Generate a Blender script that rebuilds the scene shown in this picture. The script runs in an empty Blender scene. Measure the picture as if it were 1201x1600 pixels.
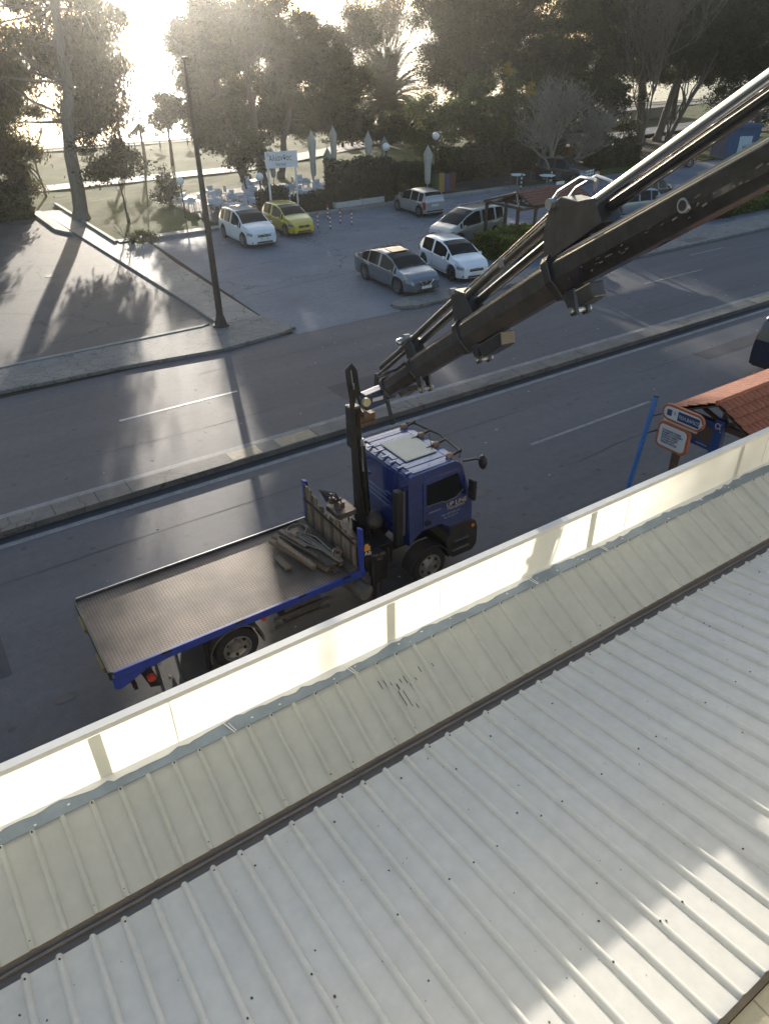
import bpy, bmesh, math, random
import numpy as np
from mathutils import Vector, Matrix
R = math.radians
random.seed(7)
rng = np.random.default_rng(11)
scn = bpy.context.scene
col = scn.collection

# ------------------------------------------------------------------ camera
F_PX, W_PX, H_PX, CAM_Z = 1130.0, 1201.0, 1600.0, 10.0
def camera_axes():
    px, py, hs = 2640., 35., -0.015
    dx = np.array([px-600.5, py-800, F_PX]); dx /= np.linalg.norm(dx)
    p2 = np.array([-900.5, py+hs*(-300-px)-800, F_PX])
    up = np.cross(dx, p2); up /= np.linalg.norm(up)
    if up[1] > 0: up = -up
    dy = np.cross(up, dx)
    return np.array([dx, dy, up])
AX = camera_axes()
cd = bpy.data.cameras.new('camera'); cam = bpy.data.objects.new('camera', cd); col.objects.link(cam)
cd.sensor_fit = 'VERTICAL'; cd.sensor_height = 24.0; cd.lens = 24.0*F_PX/H_PX
cd.clip_start = 0.1; cd.clip_end = 3000
m = Matrix.Identity(4)
for i in range(3):
    m[i][0] = AX[i, 0]; m[i][1] = -AX[i, 1]; m[i][2] = -AX[i, 2]
m[2][3] = CAM_Z
cam.matrix_world = m
scn.camera = cam
scn.render.resolution_x = 768; scn.render.resolution_y = 1024

# ------------------------------------------------------------------ light
SUN_AZ, SUN_EL = 19.2, 10.0          # azimuth from +Y towards +X, elevation
w = bpy.data.worlds.new('World'); scn.world = w; w.use_nodes = True
nt = w.node_tree; nt.nodes.clear()
sky = nt.nodes.new('ShaderNodeTexSky'); sky.sky_type = 'NISHITA'; sky.sun_disc = False
sky.sun_elevation = R(SUN_EL); sky.sun_rotation = R(SUN_AZ)
sky.air_density = 1.0; sky.dust_density = 1.6; sky.ozone_density = 1.5
bg = nt.nodes.new('ShaderNodeBackground'); bg.inputs[1].default_value = 0.15
wo = nt.nodes.new('ShaderNodeOutputWorld')
nt.links.new(sky.outputs[0], bg.inputs[0]); nt.links.new(bg.outputs[0], wo.inputs[0])
ld = bpy.data.lights.new('sun', 'SUN'); ld.energy = 5.0; ld.angle = R(0.6); ld.color = (1.0, 0.91, 0.78)
lo = bpy.data.objects.new('sun', ld); col.objects.link(lo)
sd = Vector((math.sin(R(SUN_AZ))*math.cos(R(SUN_EL)), math.cos(R(SUN_AZ))*math.cos(R(SUN_EL)), math.sin(R(SUN_EL))))
lo.rotation_euler = sd.to_track_quat('Z', 'Y').to_euler()
lo.location = (20, 60, 40)
scn.view_settings.view_transform = 'Standard'; scn.view_settings.look = 'None'
scn.cycles.caustics_reflective = False; scn.cycles.caustics_refractive = False
scn.view_settings.exposure = 0.95; scn.view_settings.gamma = 1.0

# ------------------------------------------------------------------ helpers
def tag(o, label=None, cat=None, group=None, kind=None):
    if label: o['label'] = label
    if cat: o['category'] = cat
    if group: o['group'] = group
    if kind: o['kind'] = kind
    return o
def empty(name, loc=(0, 0, 0), rz=0.0, label=None, cat=None, group=None):
    o = bpy.data.objects.new(name, None); col.objects.link(o)
    o.location = loc; o.rotation_euler = (0, 0, rz); o.empty_display_size = .2
    return tag(o, label, cat, group)
def kids(o): return list(o.children)
def dup(o, parent=None):
    c = o.copy(); col.objects.link(c); c.parent = parent
    for ch in kids(o): dup(ch, c)
    return c
class MB:
    def __init__(s): s.v = []; s.f = []
    def add(s, vs, fs):
        b = len(s.v); s.v += [tuple(p) for p in vs]; s.f += [tuple(i+b for i in f) for f in fs]; return s
    def box(s, c, d, rot=None, taper=1.0):
        hx, hy, hz = d[0]/2, d[1]/2, d[2]/2; vs = []
        for z, k in ((-hz, 1), (hz, taper)):
            for x, y in ((-hx, -hy), (hx, -hy), (hx, hy), (-hx, hy)):
                p = Vector((x*k, y*k, z))
                if rot is not None: p = rot @ p
                vs.append(p+Vector(c))
        return s.add(vs, [(3, 2, 1, 0), (4, 5, 6, 7), (0, 1, 5, 4), (1, 2, 6, 5), (2, 3, 7, 6), (3, 0, 4, 7)])
    def bx(s, x0, x1, y0, y1, z0, z1):
        return s.box(((x0+x1)/2, (y0+y1)/2, (z0+z1)/2), (x1-x0, y1-y0, z1-z0))
    def bar(s, a, b, wd, ht, up=(0, 0, 1)):
        a = Vector(a); b = Vector(b); u = (b-a); L = u.length; u.normalize()
        sd_ = u.cross(Vector(up))
        if sd_.length < 1e-4: sd_ = Vector((1, 0, 0))
        sd_.normalize(); n = sd_.cross(u)
        return s.box((a+b)/2, (wd, ht, L), Matrix((sd_, n, u)).transposed() if True else None)
    def cyl(s, a, b, r0, r1=None, n=12, cap=True):
        a = Vector(a); b = Vector(b); r1 = r0 if r1 is None else r1
        u = (b-a).normalized(); t = Vector((1, 0, 0)) if abs(u.x) < .9 else Vector((0, 1, 0))
        e = u.cross(t).normalized(); g = u.cross(e)
        vs = []
        for c, r in ((a, r0), (b, r1)):
            for k in range(n):
                th = 2*math.pi*k/n; vs.append(c+e*(r*math.cos(th))+g*(r*math.sin(th)))
        fs = [(k, k+n, (k+1) % n+n, (k+1) % n) for k in range(n)]
        if cap: fs += [tuple(range(n)), tuple(range(2*n-1, n-1, -1))]
        return s.add(vs, fs)
    def tube(s, pts, r, n=6, rs=None):
        pts = [Vector(p) for p in pts]; vs = []; e = None
        for i, p in enumerate(pts):
            u = (pts[min(i+1, len(pts)-1)]-pts[max(i-1, 0)]).normalized()
            if e is None:
                t = Vector((0, 0, 1)) if abs(u.z) < .9 else Vector((1, 0, 0)); e = u.cross(t).normalized()
            else:
                e = (e-u*e.dot(u)).normalized()
            g = u.cross(e); rr = rs[i] if rs else r
            for k in range(n):
                th = 2*math.pi*k/n; vs.append(p+e*(rr*math.cos(th))+g*(rr*math.sin(th)))
        fs = []
        for i in range(len(pts)-1):
            for k in range(n):
                k2 = (k+1) % n
                fs.append((i*n+k, i*n+k2, (i+1)*n+k2, (i+1)*n+k))
        fs += [tuple(range(n-1, -1, -1)), tuple((len(pts)-1)*n+k for k in range(n))]
        return s.add(vs, fs)
    def prism(s, poly, a, b, axis='y'):
        # poly in the plane across the axis, extruded from a to b
        def P(p, t): return {'x': (t, p[0], p[1]), 'y': (p[0], t, p[1]), 'z': (p[0], p[1], t)}[axis]
        n = len(poly); vs = [P(p, a) for p in poly]+[P(p, b) for p in poly]
        fs = [tuple(range(n-1, -1, -1)), tuple(range(n, 2*n))]+[(k, (k+1) % n, (k+1) % n+n, k+n) for k in range(n)]
        return s.add(vs, fs)
    def sphere(s, c, r, n=12, m_=8, sc=(1, 1, 1)):
        vs = []; c = Vector(c)
        for i in range(m_+1):
            ph = math.pi*i/m_
            for k in range(n):
                th = 2*math.pi*k/n
                vs.append(c+Vector((r*sc[0]*math.sin(ph)*math.cos(th), r*sc[1]*math.sin(ph)*math.sin(th), r*sc[2]*math.cos(ph))))
        fs = [(i*n+k, (i+1)*n+k, (i+1)*n+(k+1) % n, i*n+(k+1) % n) for i in range(m_) for k in range(n)]
        return s.add(vs, fs)
    def build(s, name, mat, parent=None, smooth=False, bevel=0, loc=None, ang=35, fix=True):
        me = bpy.data.meshes.new(name); me.from_pydata(s.v, [], s.f); me.update()
        if fix:
            b = bmesh.new(); b.from_mesh(me); bmesh.ops.recalc_face_normals(b, faces=b.faces); b.to_mesh(me); b.free()
        o = bpy.data.objects.new(name, me); col.objects.link(o)
        if mat: me.materials.append(mat)
        if parent: o.parent = parent
        if loc: o.location = loc
        if smooth:
            me.shade_smooth() if hasattr(me, 'shade_smooth') else [setattr(p, 'use_smooth', True) for p in me.polygons]
            try: me.set_sharp_from_angle(angle=R(ang))
            except Exception: pass
        if bevel:
            bm_ = o.modifiers.new('bevel', 'BEVEL'); bm_.width = bevel; bm_.segments = 2; bm_.limit_method = 'ANGLE'; bm_.angle_limit = R(40)
        return o
def text_mesh(name, txt, size, mat, parent, M4, extrude=.002, align='LEFT', squeeze=1.0):
    cu = bpy.data.curves.new(name, 'FONT'); cu.body = txt; cu.size = size; cu.extrude = extrude; cu.align_x = align
    cu.resolution_u = 3
    o = bpy.data.objects.new(name, cu); col.objects.link(o)
    dg = bpy.context.evaluated_depsgraph_get(); dg.update()
    me = bpy.data.meshes.new_from_object(o.evaluated_get(dg))
    bpy.data.objects.remove(o); bpy.data.curves.remove(cu)
    me.materials.clear(); me.materials.append(mat)
    me.transform(M4 @ Matrix.Diagonal((squeeze, 1, 1, 1)))
    t = bpy.data.objects.new(name, me); col.objects.link(t); t.parent = parent
    return t
def frame(o, x, y):      # matrix with origin o, text direction x, text up y
    x = Vector(x).normalized(); y = Vector(y).normalized(); z = x.cross(y)
    M4 = Matrix.Identity(4)
    for i in range(3): M4[i][0] = x[i]; M4[i][1] = y[i]; M4[i][2] = z[i]; M4[i][3] = o[i]
    return M4

# ------------------------------------------------------------------ materials
MATS = {}
def mat(name, rgb, rough=.6, metal=0, var=.0, vs=3.0, bump=0, bs=40, rgb2=None, spec=.5, coat=0, trans=0, stretch=None, emis=0, detail=6, thr=None):
    """plain principled surface with optional noise colour variation and bump"""
    if name in MATS: return MATS[name]
    m_ = bpy.data.materials.new(name); m_.use_nodes = True; n = m_.node_tree; b = n.nodes['Principled BSDF']; L = n.links
    b.inputs['Base Color'].default_value = (*rgb, 1); b.inputs['Roughness'].default_value = rough; b.inputs['Metallic'].default_value = metal
    b.inputs['Specular IOR Level'].default_value = spec; b.inputs['Coat Weight'].default_value = coat
    if trans: b.inputs['Transmission Weight'].default_value = trans
    if emis: b.inputs['Emission Color'].default_value = (*rgb, 1); b.inputs['Emission Strength'].default_value = emis
    tc = n.nodes.new('ShaderNodeTexCoord'); src = tc.outputs['Object']
    if stretch:
        mp = n.nodes.new('ShaderNodeMapping'); mp.inputs['Scale'].default_value = stretch; L.new(src, mp.inputs[0]); src = mp.outputs[0]
    if var or rgb2:
        nz = n.nodes.new('ShaderNodeTexNoise'); nz.inputs['Scale'].default_value = vs; nz.inputs['Detail'].default_value = detail; nz.inputs['Roughness'].default_value = .65
        L.new(src, nz.inputs['Vector'])
        rp = n.nodes.new('ShaderNodeValToRGB'); lo_, hi_ = thr or (.3, .7)
        rp.color_ramp.elements[0].position = lo_; rp.color_ramp.elements[1].position = hi_
        c1 = rgb2 if rgb2 else tuple(c*(1-var) for c in rgb); c2 = rgb if rgb2 else tuple(min(1, c*(1+var)) for c in rgb)
        rp.color_ramp.elements[0].color = (*c1, 1); rp.color_ramp.elements[1].color = (*c2, 1)
        L.new(nz.outputs['Fac'], rp.inputs[0]); L.new(rp.outputs[0], b.inputs['Base Color'])
    if bump:
        n2 = n.nodes.new('ShaderNodeTexNoise'); n2.inputs['Scale'].default_value = bs; n2.inputs['Detail'].default_value = 4; L.new(src, n2.inputs['Vector'])
        bp = n.nodes.new('ShaderNodeBump'); bp.inputs['Strength'].default_value = bump; bp.inputs['Distance'].default_value = .02
        L.new(n2.outputs['Fac'], bp.inputs['Height']); L.new(bp.outputs[0], b.inputs['Normal'])
    MATS[name] = m_; return m_
def node(n, t, **kw):
    x = n.nodes.new(t)
    for k, v in kw.items(): setattr(x, k, v)
    return x
def layered_ground(name, base, base2, big=.25, mott=1.0, fine=30, cracks=0, crack_scale=.6, spots=0, spot_rgb=(.02, .02, .02), rough=.85, bump=.4, spec=.5, bs=60, stretch=None, grain=.25, patches=None):
    m_ = bpy.data.materials.new(name); m_.use_nodes = True; n = m_.node_tree; L = n.links; b = n.nodes['Principled BSDF']
    b.inputs['Roughness'].default_value = rough; b.inputs['Specular IOR Level'].default_value = spec
    tc = node(n, 'ShaderNodeTexCoord'); src = tc.outputs['Object']
    if stretch:
        mp = node(n, 'ShaderNodeMapping'); mp.inputs['Scale'].default_value = stretch; L.new(src, mp.inputs[0]); srcb = mp.outputs[0]
    else: srcb = src
    def noise(sc, v=src, det=6):
        z = node(n, 'ShaderNodeTexNoise'); z.inputs['Scale'].default_value = sc; z.inputs['Detail'].default_value = det; z.inputs['Roughness'].default_value = .6; L.new(v, z.inputs['Vector']); return z.outputs['Fac']
    def ramp(f, a, c, ca=(0, 0, 0), cc=(1, 1, 1)):
        r_ = node(n, 'ShaderNodeValToRGB'); e = r_.color_ramp.elements; e[0].position = a; e[1].position = c; e[0].color = (*ca, 1); e[1].color = (*cc, 1); L.new(f, r_.inputs[0]); return r_.outputs[0]
    def mix(f, a, c, mode='MIX'):
        x = node(n, 'ShaderNodeMix', data_type='RGBA', blend_type=mode)
        if isinstance(f, float): x.inputs[0].default_value = f
        else: L.new(f, x.inputs[0])
        for sock, val in ((x.inputs[6], a), (x.inputs[7], c)):
            if isinstance(val, tuple): sock.default_value = (*val, 1)
            else: L.new(val, sock)
        return x.outputs[2]
    c = ramp(noise(big, srcb), .3, .7, base, base2)
    g = ramp(noise(fine, src, 3), .25, .75, (1-grain,)*3, (1+grain*.6,)*3)
    c = mix(1.0, c, g, 'MULTIPLY')
    c = mix(1.0, c, ramp(noise(4.1, src, 5), .3, .7, (1-.16*mott,)*3, (1+.1*mott,)*3), 'MULTIPLY')
    if patches: c = mix(ramp(noise(patches[0], src, 3), patches[1], patches[1]+.03), c, patches[2])
    h = noise(bs, src, 3)
    if cracks:
        vn = node(n, 'ShaderNodeTexVoronoi', feature='DISTANCE_TO_EDGE'); vn.inputs['Scale'].default_value = crack_scale
        wv = node(n, 'ShaderNodeVectorMath', operation='ADD'); nz = node(n, 'ShaderNodeTexNoise'); nz.inputs['Scale'].default_value = 1.3; nz.inputs['Detail'].default_value = 5; L.new(src, nz.inputs['Vector'])
        sc_ = node(n, 'ShaderNodeVectorMath', operation='SCALE'); sc_.inputs['Scale'].default_value = 1.3; L.new(nz.outputs['Color'], sc_.inputs[0])
        L.new(src, wv.inputs[0]); L.new(sc_.outputs[0], wv.inputs[1]); L.new(wv.outputs[0], vn.inputs['Vector'])
        k = ramp(vn.outputs['Distance'], 0, cracks, (.35,)*3, (1, 1, 1))
        c = mix(1.0, c, k, 'MULTIPLY')
    if spots:
        vs_ = node(n, 'ShaderNodeTexVoronoi'); vs_.inputs['Scale'].default_value = 1.6; L.new(src, vs_.inputs['Vector'])
        nn = node(n, 'ShaderNodeMath', operation='ADD'); L.new(vs_.outputs['Distance'], nn.inputs[0])
        ns = node(n, 'ShaderNodeMath', operation='MULTIPLY'); L.new(noise(9, src), ns.inputs[0]); ns.inputs[1].default_value = .14; L.new(ns.outputs[0], nn.inputs[1])
        c = mix(ramp(nn.outputs[0], spots, spots+.04, (1, 1, 1), (0, 0, 0)), c, mix(.6, c, spot_rgb))
    L.new(c, b.inputs['Base Color'])
    bp = node(n, 'ShaderNodeBump'); bp.inputs['Strength'].default_value = bump; bp.inputs['Distance'].default_value = .01
    L.new(h, bp.inputs['Height']); L.new(bp.outputs[0], b.inputs['Normal'])
    MATS[name] = m_; return m_

asphalt = layered_ground('asphalt', (.056, .059, .073), (.092, .094, .112), big=.55, fine=55, spots=.16, rough=.70, bump=.5, bs=90, stretch=(.05, 1.0, 1), grain=.35)
asphalt_old = layered_ground('old_asphalt', (.075, .072, .075), (.12, .114, .11), big=.35, fine=40, cracks=.012, crack_scale=.22, rough=.75, bump=.6, bs=60, grain=.35)
lot_concrete = layered_ground('lot_concrete', (.135, .147, .18), (.21, .222, .255), big=.28, fine=22, cracks=.008, crack_scale=.16, spots=.06, rough=.75, bump=.4, grain=.22, patches=(.22, .62, (.21, .215, .235)))
walk_concrete = layered_ground('walk_concrete', (.20, .19, .18), (.30, .285, .265), big=.5, fine=25, cracks=.02, crack_scale=.55, rough=.7, bump=.6, grain=.3)
paving = layered_ground('pavement_crazed', (.17, .16, .155), (.24, .23, .215), big=.6, fine=25, cracks=.035, crack_scale=1.6, rough=.75, bump=.6, grain=.3)
median_mat = layered_ground('median_concrete', (.115, .105, .097), (.19, .172, .155), big=1.2, fine=30, cracks=.014, crack_scale=.5, rough=.75, bump=.5, grain=.3)
kerb_mat = layered_ground('kerb_stone', (.20, .19, .18), (.30, .29, .27), big=.8, fine=20, rough=.75, grain=.3)
grass_mat = layered_ground('grass', (.042, .066, .008), (.082, .105, .016), big=.35, fine=14, rough=.95, bump=1.0, bs=25, grain=.45, spec=.2, patches=(.5, .6, (.075, .062, .03)))
sand_mat = layered_ground('sand', (.22, .19, .14), (.32, .28, .21), big=.1, fine=8, rough=.9, spec=.2)
dirt_mat = layered_ground('dirt', (.035, .030, .022), (.075, .062, .045), big=.5, fine=12, rough=.95, spec=.2)
line_mat = layered_ground('line_paint', (.42, .42, .42), (.62, .62, .61), big=2.0, fine=40, rough=.6, grain=.5)
line_worn = layered_ground('worn_line_paint', (.17, .17, .18), (.30, .30, .30), big=2.5, fine=30, rough=.7, grain=.55)
white_paint = mat('white_paint', (.72, .72, .70), .45, var=.06, vs=3)
dark_steel = mat('dark_steel', (.035, .032, .03), .45, .3, var=.4, vs=6, bump=.1)
black_plastic = mat('black_plastic', (.018, .018, .019), .5, var=.2)
rubber = mat('rubber', (.022, .021, .021), .85, var=.3, vs=12, bump=.2)
chrome = mat('chrome', (.75, .73, .70), .12, 1.0)
alu = mat('aluminium', (.42, .42, .43), .32, .9, var=.15, vs=8)
def paint(name, rgb, rough=.28, metal=.0): return mat(name, rgb, rough, metal, var=.05, vs=1.5, coat=1.0)
glass_dark = mat('car_glass', (.012, .015, .017), .05, 0, spec=.22)
glass_dark.node_tree.nodes['Principled BSDF'].inputs['IOR'].default_value = 1.28

# ------------------------------------------------------------------ setting
def sheet(name, x0, x1, y0, y1, z, m_, nx=1, ny=1, bump_fn=None, poly=None):
    if poly: me_v = [(x, y, z) for x, y in poly]; f = [tuple(range(len(poly)))]
    else:
        xs = np.linspace(x0, x1, nx+1); ys = np.linspace(y0, y1, ny+1)
        me_v = [(x, y, z+(bump_fn(x, y) if bump_fn else 0)) for y in ys for x in xs]
        f = [(j*(nx+1)+i, j*(nx+1)+i+1, (j+1)*(nx+1)+i+1, (j+1)*(nx+1)+i) for j in range(ny) for i in range(nx)]
    b = MB(); b.add(me_v, f); o = b.build(name, m_, fix=False); tag(o, kind='structure'); return o
def slab(name, poly, z0, z1, m_, bev=.02):
    b = MB().prism(poly, z0, z1, 'z'); o = b.build(name, m_, bevel=bev); return tag(o, kind='structure')
sheet('ground', -400, 900, -60, 101, -.02, dirt_mat)
sheet('sea_bed', -900, 1900, 101, 1100, -1.2, sand_mat)
# water with ripples
wm = bpy.data.materials.new('sea_water'); wm.use_nodes = True; n = wm.node_tree; b = n.nodes['Principled BSDF']
b.inputs['Base Color'].default_value = (.03, .06, .07, 1); b.inputs['Roughness'].default_value = .16; b.inputs['IOR'].default_value = 1.33
tc = node(n, 'ShaderNodeTexCoord'); nz = node(n, 'ShaderNodeTexNoise'); nz.inputs['Scale'].default_value = .9; nz.inputs['Detail'].default_value = 6
mp = node(n, 'ShaderNodeMapping'); mp.inputs['Scale'].default_value = (.5, 1.3, 1); n.links.new(tc.outputs['Object'], mp.inputs[0]); n.links.new(mp.outputs[0], nz.inputs['Vector'])
bp = node(n, 'ShaderNodeBump'); bp.inputs['Strength'].default_value = .9; bp.inputs['Distance'].default_value = .5; n.links.new(nz.outputs['Fac'], bp.inputs['Height']); n.links.new(bp.outputs[0], b.inputs['Normal'])
sheet('sea', -900, 1900, 104, 1100, -.35, wm)
sheet('beach', -400, 900, 96, 108, -.2, sand_mat, 120, 4, lambda x, y: .35-(y-96)*.06+.05*math.sin(x*.3))
sheet('grass_lawn', -60, 11.7, 60.5, 97, .05, grass_mat, 40, 30, lambda x, y: .05*math.sin(x*.7)*math.sin(y*.5)+.03*math.sin(x*1.9+y))
sheet('grass_lawn', 11.7, 240, 46.65, 97, .05, grass_mat, 120, 40, lambda x, y: .05*math.sin(x*.7)*math.sin(y*.5)+.03*math.sin(x*1.9+y))
sheet('promenade_path', -60, 240, 0, 0, .0, paving, poly=[(-60, 71), (30, 71.5), (60, 86), (110, 94), (240, 96), (240, 92.5), (112, 90.5), (62, 82.5), (31, 68.5), (-60, 68)]).location.z = .16
sheet('beach_path', 0, 0, 0, 0, .17, sand_mat, poly=[(45, 84.5), (110, 97), (240, 97.5), (240, 96.2), (110, 95), (60, 87.5)])
sheet('back_road', 0, 0, 0, 0, .14, lot_concrete, poly=[(58, 66), (120, 74), (240, 80), (240, 73), (122, 67), (62, 60)])
sheet('road', -150, 320, 9.3, 26.2, -.004, asphalt)
lot = sheet('parking_lot', 0, 0, 0, 0, .004, lot_concrete, poly=[(12.7, 27.2), (13, 26.0), (18.2, 26.0), (18.2, 27.0), (60, 28.9), (74, 38), (90, 55), (80, 60), (62, 50), (44, 46.6), (13.6, 46.6)])
sheet('side_street', -60, 11.6, 28.6, 60.5, .006, asphalt_old)
# kerbs, walks
slab('far_pavement', [(-60, 23.8), (1.75, 26.6), (6, 26.4), (9.6, 25.95), (12.4, 26.3), (13.2, 26.6), (12.9, 27.9), (12.7, 28.8), (-60, 28.8)], -.02, .12, paving)
slab('pavement_edging', [(-60, 28.82), (10.0, 28.82), (10.4, 29.06), (-60, 29.06)], -.02, .15, kerb_mat)
slab('walkway', [(10.75, 28.83), (12.6, 28.83), (12.9, 40), (13.3, 45.6), (11.54, 46.4), (11.54, 59.5), (10.15, 59.5), (10.45, 46), (10.72, 34)], -.02, .10, walk_concrete)
slab('walkway_step', [(9.5, 52.6), (10.2, 50.6), (10.14, 59.8), (9.5, 60)], -.02, .16, walk_concrete)
slab('lawn_kerb', [(11.55, 46.5), (11.78, 46.65), (11.78, 62), (11.55, 62)], -.02, .22, kerb_mat)
slab('lot_back_kerb', [(11.8, 46.3), (30, 46.5), (44, 46.2), (44, 47.1), (30, 47.4), (11.8, 47.1)], -.02, .17, kerb_mat)
isl = [(18.3, 26.25), (18.9, 25.98)]+[(x, 26.0) for x in (24, 40, 60, 90, 160)]+[(160, 28.6), (90, 28.6), (50, 28.55), (30, 27.7), (19, 27.25), (18.3, 26.95), (18.1, 26.6)]
slab('lot_pavement', isl, -.02, .13, paving)
# median
slab('median', [(-150, 17.22), (320, 17.22), (320, 17.86), (-150, 17.86)], -.02, .16, median_mat, .015)
mb = MB()
for k in range(60):
    x = -10+k*1.13+random.uniform(-.2, .2)
    if random.random() < .5: mb.box((x, 17.54, .1605), (.025, .6, .004))
tag(mb.build('median_joints', mat('joint_dark', (.05, .045, .04), .9)), kind='structure')
mb = MB()
for x, w_ in ((31.2, 2.0), (7.8, 1.2), (6.3, .9)): mb.bx(x, x+w_, 17.27, 17.81, .161, .166)
tag(mb.build('median_pavers', mat('paver_tan', (.33, .27, .17), .7, var=.2, vs=5, bump=.3)), kind='structure')
# road paint
sheet('median_line_far', -150, 320, 18.08, 18.34, .001, line_worn)
sheet('median_line_near', -150, 320, 16.72, 16.9, .001, line_worn)
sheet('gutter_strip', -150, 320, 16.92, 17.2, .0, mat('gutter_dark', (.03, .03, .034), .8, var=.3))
for i, (x0, x1, y, mm) in enumerate([(4.5, 8.55, 22.1, line_mat), (30.1, 34.5, 22.55, line_worn), (14.0, 19.3, 13.42, line_worn), (17.2, 21.3, 22.3, line_worn), (43, 47, 22.7, line_worn), (26, 30.5, 13.45, line_worn), (-9, -4.5, 22.1, line_mat)]):
    if i in (3,): continue
    sheet('lane_dash', x0, x1, y-.06, y+.06, .001, mm)
sheet('stop_line', 36.5, 39.5, 24.7, 24.8, .001, line_worn)
def blob_patch(name, x, y, rx, ry, z, m_, k=14):
    pts = [(x+rx*math.cos(2*math.pi*i/k)*random.uniform(.8, 1.1), y+ry*math.sin(2*math.pi*i/k)*random.uniform(.8, 1.1)) for i in range(k)]
    return sheet(name, 0, 0, 0, 0, z, m_, poly=pts)
patch_m = layered_ground('asphalt_patch', (.034, .036, .044), (.05, .052, .062), big=1, fine=60, rough=.75, grain=.3)
stain_m = layered_ground('oil_stain', (.042, .042, .048), (.060, .060, .068), big=2, fine=30, rough=.6, grain=.2)
sheet('road_patch', 11.2, 13.6, 19.3, 20.6, .0005, patch_m); sheet('road_patch', 24.0, 28.2, 14.6, 15.3, .0005, patch_m); sheet('road_patch', -2.5, -.5, 12.2, 15.6, .0005, patch_m)
for x, y, r_ in ((9.6, 11.6, .22), (10.4, 10.7, .12), (11.0, 12.2, .28), (9.3, 12.9, .1), (.2, 11.0, .16), (-.3, 10.2, .3), (.6, 10.0, .12), (-1.2, 11.2, .14), (2.2, 12.9, .2), (10.2, 11.4, .08), (12.6, 10.8, .1), (8.6, 14.8, .12), (14.5, 12.2, .14), (5.5, 9.8, .3)):
    blob_patch('oil_stain', x, y, r_*1.4, r_*.8, .0015, stain_m)
mb = MB()
def crack(x0, y0, x1, y1, w_=.02, n_=22):
    p = Vector((x0, y0, .001)); vs = []; d = Vector((x1-x0, y1-y0, 0)); q = Vector((-d.y, d.x, 0)).normalized(); off = 0
    for i in range(n_+1):
        off += random.uniform(-.05, .05); c = Vector((x0, y0, .001))+d*(i/n_)+q*off; ww = w_*random.uniform(.3, 1)
        vs += [c-q*ww*.5, c+q*ww*.5]
    mb.add(vs, [(2*i, 2*i+2, 2*i+3, 2*i+1) for i in range(n_)])
for a_ in ((-4, 15.2, 30, 15.35), (2, 20.2, 18, 20.0), (8, 24.3, 22, 24.1), (14, 11.9, 26, 12.2), (20, 24.5, 44, 24.2), (-6, 24.0, 4, 24.3), (18, 19.3, 34, 19.5), (10, 14.8, 11.5, 17), (27, 18.4, 28, 24)): crack(*a_)
tag(mb.build('road_cracks', mat('crack_dark', (.022, .022, .026), .9), fix=False), kind='structure')
mb = MB()
for (x0, y0, x1, y1) in ((14.5, 45, 26, 29), (20, 46, 22, 33), (14, 37, 33, 38.5), (25, 46, 44, 33), (30, 40, 40, 44), (13.2, 32, 26, 33.4), (36, 45, 37, 30)): crack(x0, y0, x1, y1, .035, 40)
o = mb.build('car_park_cracks', MATS['crack_dark'], fix=False); o.location.z = .006; tag(o, kind='structure')
mb = MB()
for i in range(90):
    x = random.uniform(-2, 34); y = random.choice((random.uniform(9.6, 16.6), random.uniform(18.6, 25.6))); mb.box((x, y, .004), (random.uniform(.02, .07), random.uniform(.015, .04), .006), Matrix.Rotation(random.random()*3, 3, 'Z'))
tag(mb.build('road_grit', mat('litter_pale', (.45, .44, .42), .8)), kind='stuff')
slab('near_pavement', [(-60, 4.9), (160, 4.9), (160, 9.35), (-60, 9.35)], -.02, .13, paving)
mb = MB().bx(38.5, 40.2, 26.3, 26.9, .13, .137)
tag(mb.build('drain_cover', dark_steel), kind='structure')
# manhole lids in the side street
for x, y, r_ in ((4.2, 40.0, .38), (6.8, 41.5, .36), (25.2, 36.5, .3)):
    tag(MB().cyl((x, y, .006), (x, y, .02), r_, n=20).build('manhole_cover', mat('cast_iron', (.09, .085, .08), .6, .4, var=.3)), kind='structure')

# far shore and hills
def hills(name, y0, xs, hs, depth, m_, base=-1.0):
    n_ = len(xs); b = MB(); vs = []; K = 10
    for j in range(K+1):
        f = math.sin(math.pi*min(1, (j/K)*.5+.0)*1.0)
        for i in range(n_):
            rr = random.uniform(-.08, .08)
            vs.append((xs[i], y0+depth*j/K, base+hs[i]*(f+rr*(f > .05))))
    fs = [(j*n_+i, j*n_+i+1, (j+1)*n_+i+1, (j+1)*n_+i) for j in range(K) for i in range(n_-1)]
    b.add(vs, fs); return tag(b.build(name, m_, smooth=True, ang=180), kind='structure')
hill_mat = mat('hillside', (.10, .105, .075), .95, var=.4, vs=.02)
xs = np.linspace(-300, 1500, 90)
hills('far_shore', 380, xs, [7+3*math.sin(x*.02)+2*math.sin(x*.07) for x in xs], 120, hill_mat)
xs = np.linspace(-300, 1900, 70)
hills('mountain', 700, xs, [max(8, 46*math.exp(-((x-600)/170)**2)+22*math.exp(-((x-300)/150)**2)+4*math.sin(x*.03)) for x in xs], 250, hill_mat)

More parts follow.
